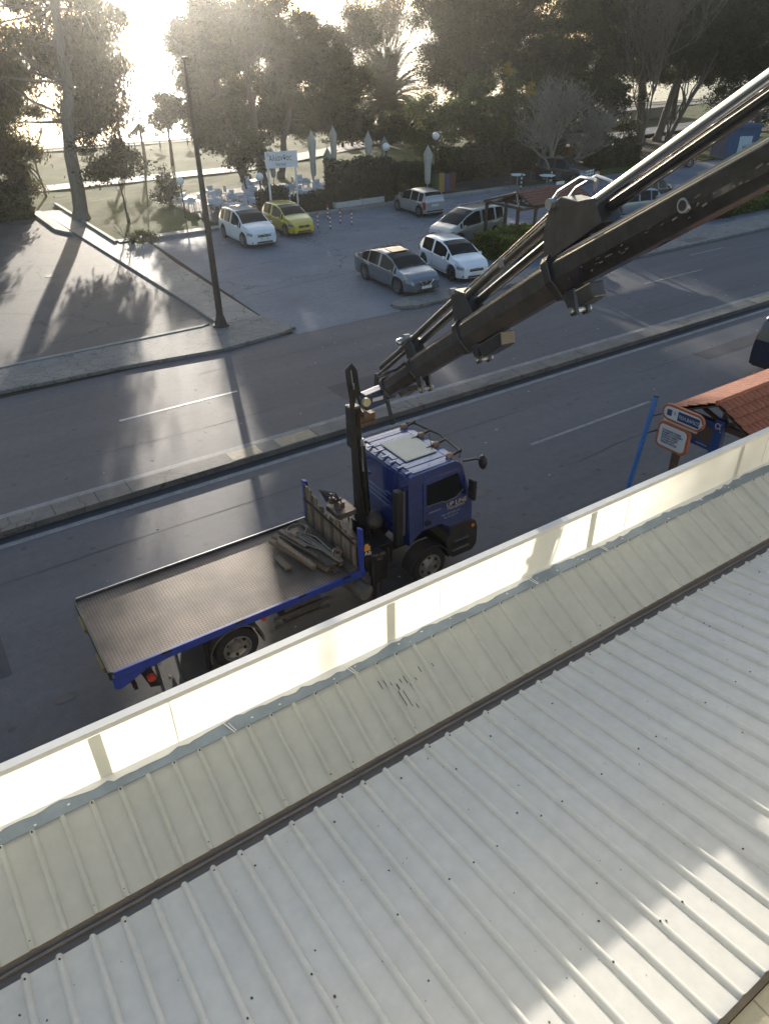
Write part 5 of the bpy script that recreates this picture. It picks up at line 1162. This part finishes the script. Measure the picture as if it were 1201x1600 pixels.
fr2 = board('lower_board', XS, 8.95, 8.12, 2.14, 2.78, .14, ora, .07, bs_, TB)
board('upper_face', XS-.04, 8.87, 7.91, 2.885, 3.165, .13, wsign, .012, fr1, TB)
board('lower_face', XS-.04, 8.89, 8.18, 2.20, 2.72, .10, wsign, .012, fr2, TB)
tpx(MB().bx(XS-.052, XS-.044, 7.96, 8.50, 2.92, 3.13), 'navy_panel', navy, fr1, TB)
tpx(MB().bx(XS-.052, XS-.044, 8.66, 8.78, 2.96, 3.10), 'bus_symbol', navy, fr1, TB)
Ms = lambda y, z: TB @ frame((XS-.056, y, z), (0, -1, 0), (0, 0, 1))
text_mesh('lettering', '\u03a0\u039f\u039b.\u0392\u0391\u03a1\u039a\u0399\u0396\u0391\u03a3', .105, wsign, fr1, Ms(8.47, 2.985), squeeze=.80)
text_mesh('lettering', '\u25cf\u03a3', .08, navy, fr1, Ms(8.62, 3.02), squeeze=.7) if False else text_mesh('lettering', '\u03a3', .09, navy, fr1, Ms(8.61, 3.02))
for i, tx in enumerate(['\u0391\u03a4\u0397\u039d\u0391\u0399\u039a\u03a9\u039d \u0391\u0393\u03a9\u039d\u03a9\u039d', '\u0393\u03a1\u0391\u039c\u039c\u0397 171 \u0395\u039b\u039b\u0397\u039d\u0399\u039a\u039f', '\u0392\u0391\u03a1\u039a\u0399\u0396\u0391 \u03a3\u03a4\u0391\u0398\u039c\u039f\u03a3', '\u0394\u0399\u0391\u0394\u03a1\u039f\u039c\u0397 \u0391\u03a3\u03a4\u0399\u039a\u0397', 'A1 ATHENS STOP', '\u03a0\u0399\u039d\u0391\u039a\u0391\u03a3 \u0391\u03a6\u0399\u039e\u0395\u03a9\u039d']):
    text_mesh('lettering', tx, .058, navy, fr2, Ms(8.80, 2.58-.058*i), squeeze=.80)
tpx(MB().bx(XS-.02, XS+.02, 8.0, 8.85, 2.785, 2.825), 'spacer_bar', mat('pale_pink', (.60, .42, .34), .5), bs_, TB)
tpx(MB().tube([(13.05, 9.0, 2.9), (13.38, 8.95, 2.9)], .02, 6).tube([(12.98, 9.0, 2.5), (13.38, 8.95, 2.5)], .02, 6), 'board_clamp', dark_steel, bs_, TB)
ip = empty('information_stand', (14.3, 8.0, .13), 0, 'blue information stand with brown panel and white curl symbol beside the shelter', 'sign')
TI = Matrix.Translation((-14.3, -8.0, -.13)); iblue = mat('stand_blue', (.02, .06, .22), .45, var=.1)
tpx(MB().bx(14.22, 14.38, 7.90, 8.14, .13, 2.86), 'post', iblue, ip, TI, bevel=.03)
tpx(MB().bx(14.27, 14.33, 8.14, 8.98, 2.18, 2.58), 'panel', mat('panel_brown', (.11, .085, .07), .35, var=.1), ip, TI)
tpx(MB().bx(14.25, 14.35, 8.14, 8.98, 2.58, 2.74), 'top_rail', iblue, ip, TI, bevel=.01)
tpx(MB().bx(14.25, 14.35, 8.14, 8.98, 2.04, 2.18), 'bottom_rail', iblue, ip, TI, bevel=.01)
Mi = lambda y, z: TI @ frame((14.212, y, z), (0, -1, 0), (0, 0, 1))
text_mesh('symbol', '\u03b1', .26, wsign, ip, Mi(8.12, 2.64))
text_mesh('symbol', '.', .2, wsign, ip, Mi(7.97, 2.58))
text_mesh('lettering', '\u0397\u039b\u0399\u039f\u03a5\u03a0\u039f\u039b\u0397', .05, wsign, ip, TI @ frame((14.246, 8.5, 2.11), (0, -1, 0), (0, 0, 1)))
text_mesh('lettering', '\u0391\u0398\u0397\u039d\u0391\u03a3', .05, wsign, ip, TI @ frame((14.246, 8.9, 2.65), (0, -1, 0), (0, 0, 1)))
# shelter
tile_m = mat('roof_tile', (.42, .15, .075), .7, rgb2=(.26, .085, .045), vs=6, bump=.3, bs=30)
tile_old = mat('roof_tile_brown', (.24, .095, .06), .75, rgb2=(.13, .055, .04), vs=6, bump=.3, bs=30)
beam_m = mat('shelter_beam', (.085, .055, .038), .75, var=.35, vs=4, bump=.4, stretch=(.5, 4, 4))
def tiled_slope(x0, x1, yr, zr, ye, ze, pitch=.16, rowl=.24):
    """pan-tile slope with ridge along x"""
    b = MB(); d = Vector((0, ye-yr, ze-zr)); L_ = d.length; d.normalize(); nn_ = Vector((1, 0, 0)).cross(d); nn_ = nn_ if nn_.z > 0 else -nn_
    rows = int(L_/rowl)+1; nx = int((x1-x0)/pitch)*6
    for r_ in range(rows):
        a = r_*rowl; c = min(L_, a+rowl*1.12); vs = []
        if c-a < .05: continue
        for (t, lift) in ((a, .0), (c, .035)):
            for i in range(nx+1):
                x = x0+(x1-x0)*i/nx; ph = 2*math.pi*(x-x0)/pitch; vs.append(Vector((x, yr, zr))+d*t+nn_*(lift+.034*abs(math.sin(ph/2))+.004*random.random()))
        m_ = nx+1; b.add(vs, [(i, i+1, m_+i+1, m_+i) for i in range(nx)])
        vs2 = []
        for i in range(nx+1):
            x = x0+(x1-x0)*i/nx; p_ = vs[m_+i]; vs2 += [p_, p_-nn_*.03]
        b.add(vs2, [(2*i, 2*i+2, 2*i+3, 2*i+1) for i in range(nx)])
    return b
def shelter(name, x0, x1, yr, zr, yn, yf, ze, ground, label, cat, tm, posts, over=.0, open_left=0):
    root = empty(name, (x0, yr, ground), 0, label, cat); M_ = Matrix.Translation((-x0, -yr, -ground))
    tpx(tiled_slope(x0, x1, yr, zr, yn, ze), 'near_roof_slope', tm, root, M_, fix=False)
    tpx(tiled_slope(x0, x1, yr, zr, yf, ze), 'far_roof_slope', tm, root, M_, fix=False)
    rd = MB(); x = x0
    while x < x1: rd.cyl((x, yr, zr+.01), (min(x1, x+.36), yr, zr+.02), .06, n=10); x += .33
    tpx(rd, 'ridge_tiles', tm, root, M_, smooth=True)
    dz = -.05
    for yy in (yn, yf): tpx(MB().prism([(yr, zr+dz), (yr, zr+dz-.03), (yy, ze+dz-.03), (yy, ze+dz)], x0+.02, x1-.02, 'x'), 'roof_boarding', beam_m, root, M_)
    for k, x in enumerate(posts):
        for yy in (yn+.18*(1 if yn < yr else -1), yf+.18*(1 if yf < yr else -1)):
            tpx(MB().bx(x-.07, x+.07, yy-.07, yy+.07, ground, ze-.05), 'post', beam_m, root, M_)
        tpx(MB().bar((x, yn, ze-.12), (x, yf, ze-.12), .10, .14), 'tie_beam', beam_m, root, M_)
        tpx(MB().bar((x, yr, ze-.1), (x, yr, zr-.08), .09, .09), 'king_post', beam_m, root, M_)
        for yy in (yn, yf):
            tpx(MB().bar((x, yy, ze-.10), (x, yr, zr-.10), .09, .12), 'rafter', beam_m, root, M_)
            tpx(MB().bar((x, yr, ze-.06), (x, (yy+yr)/2, (ze+zr)/2-.14), .07, .07), 'strut', beam_m, root, M_)
    for yy in (yn+.1*(1 if yn < yr else -1), yf+.1*(1 if yf < yr else -1)):
        tpx(MB().bar((x0-open_left, yy, ze-.10), (x1, yy, ze-.10), .09, .12), 'wall_plate', beam_m, root, M_)
    if open_left:
        for yy in (yn+.1, yf-.1): tpx(MB().bx(x0-open_left+.02, x0-open_left+.16, yy-.07, yy+.07, ground, ze-.05), 'post', beam_m, root, M_)
        tpx(MB().bar((x0-open_left+.1, yn-.15, ze), (x0-open_left+.1, yf+.15, ze), .10, .14), 'tie_beam', beam_m, root, M_)
        for yy in (yn, yf): tpx(MB().bar((x0-open_left*.95, yy, ze+.05), (x0, yr, zr-.05), .09, .10), 'rafter', beam_m, root, M_)
    return root
shelter('bus_shelter', 13.9, 21.5, 8.0, 3.36, 6.85, 9.15, 2.80, .13, 'bus shelter with orange tiled gable roof on dark timber posts behind the white parapet', 'bus shelter', tile_m, (14.35, 17.8, 21.2))
shelter('pergola', 30.4, 35.0, 32.3, 2.85, 30.9, 33.7, 2.3, .02, 'small timber pergola with brown tiled roof standing in the car park hedge', 'pergola', tile_old, (30.8, 34.6), open_left=1.1)

# ------------------------------------------------------------------ street furniture
lp = empty('street_lamp', (10.72, 28.55, .12), 0, 'tall rusty brown lamp post at the pavement corner left of the car park', 'street lamp')
rb = mat('lamp_post_brown', (.055, .042, .035), .6, .3, var=.35, vs=5)
MB().cyl((0, 0, 0), (0, 0, .06), .36, n=8).cyl((0, 0, .06), (0, 0, .5), .28, .145, n=8).build('base', rb, lp)
MB().tube([(0, 0, .3), (0, 0, 5), (0, 0, 9.2)], .1, 12, [.145, .11, .06]).build('pole', rb, lp, smooth=True)
MB().bx(-.08, .08, -.18, -.14, 1.0, 1.5).build('hatch', dark_steel, lp)
MB().tube([(0, 0, 9.1), (0, 0, 9.45)], .04, 8).build('arm', rb, lp, smooth=True)
MB().box((0, -.1, 9.5), (.16, .42, .10)).build('lamp_head', rb, lp, bevel=.03)
GL = 'white globe lamps round the restaurant'
opal = mat('opal_globe', (.72, .72, .70), .35, coat=.3)
for x, y, h_, lab in ((31.6, 47.2, 3.55, 'white globe lamp beside the large boxy hedge, nearest the silver hatchback'), (36.3, 47.6, 3.9, 'white globe lamp right of the palm, above the closed parasols'), (17.9, 51.6, 2.1, 'low pale globe lamp near the lawn conifer'), (22.3, 48.5, 2.3, 'globe lamp on dark post among the white tables')):
    t = empty('globe_lamp', (x, y, .05), 0, lab, 'lamp', GL)
    MB().cyl((0, 0, 0), (0, 0, h_), .045, n=8).cyl((0, 0, 0), (0, 0, .3), .09, .05, n=8).build('post', dark_steel, t, smooth=True)
    MB().sphere((0, 0, h_+.2), .26, 16, 10).build('globe', opal, t, smooth=True, ang=180)
BO = 'red and white striped bollards'
red = mat('bollard_red', (.40, .05, .04), .6)
for x, y, lab in ((23.6, 43.2, 'striped bollard nearest the yellow car'), (24.0, 42.3, 'striped bollard second from the yellow car, nearer the road'), (25.4, 45.0, 'striped bollard farthest back by the planter'), (25.4, 43.4, 'striped bollard second from the right'), (25.8, 42.6, 'rightmost striped bollard of the row')):
    t = empty('bollard', (x, y, 0), 0, lab, 'bollard', BO)
    MB().cyl((0, 0, 0), (0, 0, .95), .045, n=10).build('post', red, t, smooth=True)
    for z in (.18, .42, .66): MB().cyl((0, 0, z), (0, 0, z+.11), .048, n=10).build('white_band', white_paint, t, smooth=True)
BB = 'black and white bollards by the cafe tables'
for x, y, lab in ((43.6, 45.9, 'black and white bollard beside the round cafe table'), (47.6, 46.6, 'black and white bollard right of the cafe tables')):
    t = empty('bollard', (x, y, 0), 0, lab, 'bollard', BB)
    MB().cyl((0, 0, 0), (0, 0, 1.1), .06, n=10).build('post', black_plastic, t, smooth=True)
    for z in (.15, .45, .75): MB().cyl((0, 0, z), (0, 0, z+.14), .064, n=10).build('white_band', white_paint, t, smooth=True)
# restaurant name board on two posts
sg = empty('restaurant_sign', (23.9, 48.3, .05), R(-12), 'white restaurant name board on two white posts behind the yellow car', 'sign')
MB().cyl((-.95, 0, 0), (-.95, 0, 3.1), .07, n=10).build('post', white_paint, sg, smooth=True)
MB().cyl((.95, 0, -.05), (.95, 0, 3.1), .07, n=10).build('post', white_paint, sg, smooth=True)
bd = MB().bx(-1.1, 1.1, -.1, -.04, 2.95, 3.95).build('board', mat('board_white', (.62, .64, .68), .5, var=.06), sg, bevel=.01)
ink = mat('sign_ink', (.05, .05, .06), .6)
text_mesh('lettering', '\u0391\u03bb\u03af\u03b1\u03bd\u03b8\u03bf\u03c2', .46, ink, bd, frame((-.86, -.105, 3.40), (1, 0, 0), (0, 0, 1)), .01, squeeze=.74)
text_mesh('lettering', '\u039f', .24, ink, bd, frame((-1.0, -.105, 3.68), (1, 0, 0), (0, 0, 1)), .01)
text_mesh('lettering', '\u0398\u03b7\u03c3\u03b5\u03af\u03bf', .26, ink, bd, frame((-.42, -.105, 3.08), (1, 0, 0), (0, 0, 1)), .01, squeeze=.8)
# closed parasols
PA = 'closed pale parasols of the restaurant'
cloth = mat('parasol_cloth', (.44, .41, .36), .85, var=.15, vs=4, bump=.2)
cloth_g = mat('parasol_green', (.20, .24, .19), .85, var=.15, vs=4, bump=.2)
for i, (x, y, h_, gr, lab) in enumerate([(27.9, 58.0, 3.0, 0, 'closed parasol between the first two pine trunks'), (29.4, 54.0, 4.4, 0, 'tall closed pale parasol in front of the middle pine trunk'), (33.6, 58, 4.2, 0, 'tall closed pale parasol right of the leaning pine trunk'), (29.0, 51.0, 3.5, 1, 'closed parasol just behind the restaurant name board'), (34.6, 54.2, 4.0, 0, 'closed parasol with wide hood left of the large boxy hedge'), (38.0, 57, 3.2, 1, 'closed grey-green parasol above the large boxy hedge'), (35.0, 46.8, 3.6, 0, 'slim closed white parasol right behind the silver hatchback'), (43.4, 58, 3.8, 1, 'closed green parasol by the palm, left of the globe lamp')]):
    t = empty('closed_parasol', (x, y, .05), random.uniform(0, 6), lab, 'parasol', PA)
    MB().cyl((0, 0, 0), (0, 0, h_), .035, n=8).build('pole', alu, t, smooth=True)
    vs = []; n_ = 24; z0 = h_*.30; pf = [(.13, z0), (.17, z0+.2), (.19, h_*.6), (.25, h_*.80), (.27, h_*.85), (.12, h_*.95), (.01, h_*1.02)]
    for rr, z in pf:
        for k in range(n_): q = rr*(1+.28*math.cos(k*math.pi/1.5)); vs.append((q*math.cos(2*math.pi*k/n_), q*math.sin(2*math.pi*k/n_), z+.03*math.sin(k*2.1)))
    MB().add(vs, [(j*n_+k, j*n_+(k+1) % n_, (j+1)*n_+(k+1) % n_, (j+1)*n_+k) for j in range(len(pf)-1) for k in range(n_)]).build('canopy', cloth_g if gr else cloth, t, smooth=True, ang=180)
    MB().cyl((0, 0, 0), (0, 0, .12), .28, n=14).build('base', walk_concrete, t)
# tables and chairs
ct = mat('chair_white', (.55, .57, .62), .5, var=.1)
TG = 'white cloth covered restaurant tables'; CG = 'pale chairs round the restaurant tables'
def table(x, y):
    t = empty('restaurant_table', (x, y, .05), random.uniform(-.2, .2), 'white square table on the restaurant terrace behind the parked cars', 'table', TG)
    MB().box((0, 0, .74), (.95, .95, .035)).build('tabletop', ct, t, bevel=.01)
    b = MB(); k = 16; vs = []
    for (sc_, z) in ((.48, .735), (.50, .50)):
        for i in range(4*k):
            s_, f = divmod(i, k); f = f/k*2-1; p = [(f, -1), (1, f), (-f, 1), (-1, -f)][s_]; wv_ = 1+.03*math.sin(i*1.9)*(z < .7)
            vs.append((p[0]*sc_*wv_, p[1]*sc_*wv_, z))
    m_ = 4*k; MB().add(vs, [(i, (i+1) % m_, (i+1) % m_+m_, i+m_) for i in range(m_)]).build('cloth_skirt', ct, t, fix=False)
    for sx in (-1, 1):
        for sy in (-1, 1): MB().cyl((sx*.38, sy*.38, 0), (sx*.38, sy*.38, .73), .02, n=6).build('leg', alu, t)
    return t
def chair(x, y, rz):
    b = MB().box((0, 0, .45), (.42, .42, .04)).box((0, .20, .72), (.42, .03, .34)).box((0, .2, .93), (.42, .04, .06))
    for sx in (-1, 1):
        for sy in (-1, 1): b.cyl((sx*.19, sy*.19, 0), (sx*.19, sy*.19, .45 if sy < 0 else .92), .017, n=5)
    return b
t0 = table(21.0, 50.2); c0 = chair(0, 0, 0).build('restaurant_chair', ct, loc=(20.2, 50.2, .05)); tag(c0, 'pale straight backed chair on the restaurant terrace behind the parked cars', 'chair', CG)
first = True
for (x, y) in [(21.0, 50.2), (23.2, 51.2), (20.6, 52.6), (22.8, 53.4), (25.2, 53.0), (25.6, 50.6), (27.6, 52.0), (27.2, 54.6), (24.8, 56.0), (30.0, 53.6), (29.8, 56.6), (32.2, 55.0), (27.4, 49.6), (32.6, 52.2), (26.4, 58.6), (35.0, 56.6), (35.6, 53.4), (38.0, 54.8), (19.2, 54.4), (22.0, 56.2)]:
    tt = t0 if first else dup(t0)
    tt.location = (x, y, .05); tt.rotation_euler = (0, 0, random.uniform(-.3, .3))
    for k in range(4):
        if random.random() < .15: continue
        a = k*math.pi/2+tt.rotation_euler.z
        cc = c0 if first and k == 0 else dup(c0)
        cc.location = (x+.68*math.cos(a), y+.68*math.sin(a), .05); cc.rotation_euler = (0, 0, a-math.pi/2+random.uniform(-.2, .2))
    first = False
sheet('terrace', 18.6, 40, 48.2, 60.0, .125, mat('terrace_floor', (.07, .062, .052), .85, var=.3, vs=2))
# round cafe tables on the right
for i, (x, y, lab) in enumerate([(43.8, 46.6, 'round white cafe table left of the black and white bollard'), (45.4, 44.9, 'round white cafe table nearest the car park'), (49.4, 49.5, 'round cafe table farthest back under the trees'), (49.2, 46.2, 'round cafe table beside the bare fig branches')]):
    t = empty('cafe_table', (x, y, .02), 0, lab, 'table', 'round cafe tables')
    MB().cyl((0, 0, .94), (0, 0, .98), .62, n=24).build('tabletop', white_paint, t, smooth=True)
    MB().cyl((0, 0, 0), (0, 0, .94), .04, n=8).cyl((0, 0, 0), (0, 0, .04), .3, n=16).build('pedestal', alu, t, smooth=True)
for i, (x, y, rz, lab) in enumerate([(46.8, 45.0, 2.0, 'dark cafe chair right of the nearest round table'), (44.6, 45.6, .6, 'dark cafe chair between the two nearest round tables'), (42.6, 46.4, 4.2, 'dark cafe chair left of the round tables'), (47.6, 48.6, .2, 'dark cafe chair behind the bollards')]):
    o = chair(0, 0, 0).build('cafe_chair', mat('chair_dark', (.07, .06, .055), .6), loc=(x, y, .02)); o.rotation_euler = (0, 0, rz); o.scale = (1.15,)*3; tag(o, lab, 'chair', 'dark cafe chairs')
# painted screen, planters, low structures
sc = empty('painted_screen', (37.7, 48.2, .05), R(-20), 'low wooden screen painted green, orange and purple behind the silver hatchback', 'screen')
for k, (c_, nm) in enumerate([((.04, .09, .03), 'green'), ((.36, .20, .04), 'orange'), ((.10, .07, .13), 'purple'), ((.13, .05, .03), 'red')]):
    MB().bx(-.9+k*.45, -.47+k*.45, -.04, .04, 0, 1.35+.08*(k % 2)).build('panel', mat('screen_'+nm, c_, .7, var=.2), sc, bevel=.01)
pot = mat('planter_white', (.45, .44, .42), .7, var=.15)
for i, (x0, x1, y, lab) in enumerate([(27.4, 29.6, 47.6, 'long white planter under the dark boxy hedge, left one'), (29.7, 31.6, 47.7, 'long white planter under the dark boxy hedge, right one')]):
    t = empty('planter', ((x0+x1)/2, y, .15), 0, lab, 'planter', 'white planters'); w_ = (x1-x0)/2
    MB().bx(-w_, w_, -.25, .25, 0, .38).build('trough', pot, t, bevel=.03); MB().bx(-w_+.05, w_-.05, -.2, .2, .36, .39).build('soil', dirt_mat, t)
t = empty('flower_pot', (33.4, 47.6, .15), 0, 'round white flower pot left of the silver hatchback', 'pot')
MB().cyl((0, 0, 0), (0, 0, .45), .28, .38, n=18).build('pot', pot, t, smooth=True); leaves_mesh('plant', rng.normal(size=(300, 3))*.18+np.array([0, 0, .6]), .2, .4, 0, L_green, t)
t = empty('brick_planter', (61.5, 58.0, .05), R(15), 'low brick planter in front of the upright thick pine trunk', 'planter')
MB().bx(-1.6, 1.6, -.8, .8, 0, .9).build('brickwork', mat('brick', (.22, .10, .06), .85, var=.3, vs=8), t, bevel=.02); MB().bx(-1.4, 1.4, -.6, .6, .88, .92).build('soil', dirt_mat, t)
t = empty('cafe_awning', (57.0, 53.5, .02), R(10), 'dark low cafe awning in the shade behind the bare fig trees', 'awning')
MB().prism([(-2.6, 2.0), (2.6, 2.3), (2.6, 2.36), (-2.6, 2.06)], -1.6, 1.6, 'y').build('roof', beam_m, t)
for x in (-2.4, 2.4):
    for y in (-1.4, 1.4): MB().bx(x-.06, x+.06, y-.06, y+.06, 0, 2.1).build('post', beam_m, t)
t = empty('blue_kiosk', (72.0, 46.5, .02), R(-20), 'blue kiosk with white notice board under the right hand pines', 'kiosk')
kb = mat('kiosk_blue', (.03, .07, .15), .6, var=.2)
MB().bx(-1.7, 1.7, -1.2, 1.2, 0, 2.7).build('walls', kb, t, bevel=.02); MB().prism([(-1.9, 2.7), (1.9, 2.7), (1.6, 3.0), (-1.6, 3.0)], -1.4, 1.4, 'y').build('roof', kb, t)
MB().bx(-.5, .9, -1.25, -1.2, .5, 2.0).build('notice_board', mat('notice_pale', (.42, .46, .52), .6, var=.2, vs=8), t)
t = empty('park_wall', (96, 78, .1), R(8), 'low pale wall by the shore seen between the right hand pine trunks', 'wall')
MB().bx(-14, 10, -.3, .3, 0, 1.3).build('masonry', mat('pale_wall', (.30, .28, .26), .8, var=.15), t); MB().bx(-14.1, 10.1, -.36, .36, 1.303, 1.4).build('coping', kerb_mat, t)
# striped road post and white notice behind the pergola
t = empty('road_post', (41.4, 36.4, .02), 0, 'slim white and red post sign right of the pergola roof', 'sign')
MB().bx(-.05, .05, -.04, .04, 0, 2.2).build('post', alu, t); MB().bx(-.22, .22, -.08, -.04, 1.3, 2.5).build('plate', mat('post_plate', (.48, .44, .42), .5, rgb2=(.35, .12, .10), vs=3), t)
t = empty('notice_sign', (37.6, 36.0, .02), 0, 'small blank white notice right behind the pergola roof', 'sign')
MB().cyl((0, 0, 0), (0, 0, 2.2), .03, n=8).build('post', alu, t); MB().bx(-.35, .35, -.05, -.02, 1.6, 2.3).build('plate', white_paint, t)
# small boat far out
t = empty('boat', (142, 200, -.35), R(30), 'small dark boat on the bright water right of the palm', 'boat')
MB().prism([(-3, .1), (3, .1), (3.8, .9), (-3.2, .8)], -.9, .9, 'y').build('hull', dark_steel, t, bevel=.1); MB().bx(-1, .8, -.6, .6, .8, 1.7).build('cabin', white_paint, t)
# lawn bench like picnic tables on the beach side
for i, (x, y, lab) in enumerate([(47, 78, 'wooden bench on the lawn left of the palm'), (61, 79, 'wooden bench on the lawn right of the palm')]):
    t = empty('park_bench', (x, y, .15), R(10), lab, 'bench', 'benches on the lawn')
    MB().box((0, 0, .45), (1.8, .4, .05)).build('seat', wood_old, t); MB().box((0, .22, .75), (1.8, .05, .35)).build('backrest', wood_old, t)
    for sx in (-.7, .7): MB().box((sx, 0, .22), (.08, .4, .42)).build('leg', dark_steel, t)
# tree stakes etc on the lawn
t = empty('lawn_post', (17.2, 57.4, .05), 0, 'slim wooden stake standing on the lawn by the conifer', 'stake'); MB().cyl((0, 0, 0), (.3, 0, 3.0), .05, n=7).build('stake', bark, t)

# ------------------------------------------------------------------ air
hz = MB().bx(-910, 1910, -70, 1110, -2.6, 62).build('haze', None)
hm = bpy.data.materials.new('haze_air'); hm.use_nodes = True; n = hm.node_tree; n.nodes.clear(); o_ = node(n, 'ShaderNodeOutputMaterial'); pv = node(n, 'ShaderNodeVolumePrincipled')
pv.inputs['Color'].default_value = (.93, .93, .92, 1); pv.inputs['Density'].default_value = .00048; pv.inputs['Anisotropy'].default_value = .88
n.links.new(pv.outputs[0], o_.inputs['Volume']); hz.data.materials.append(hm); tag(hz, kind='stuff')
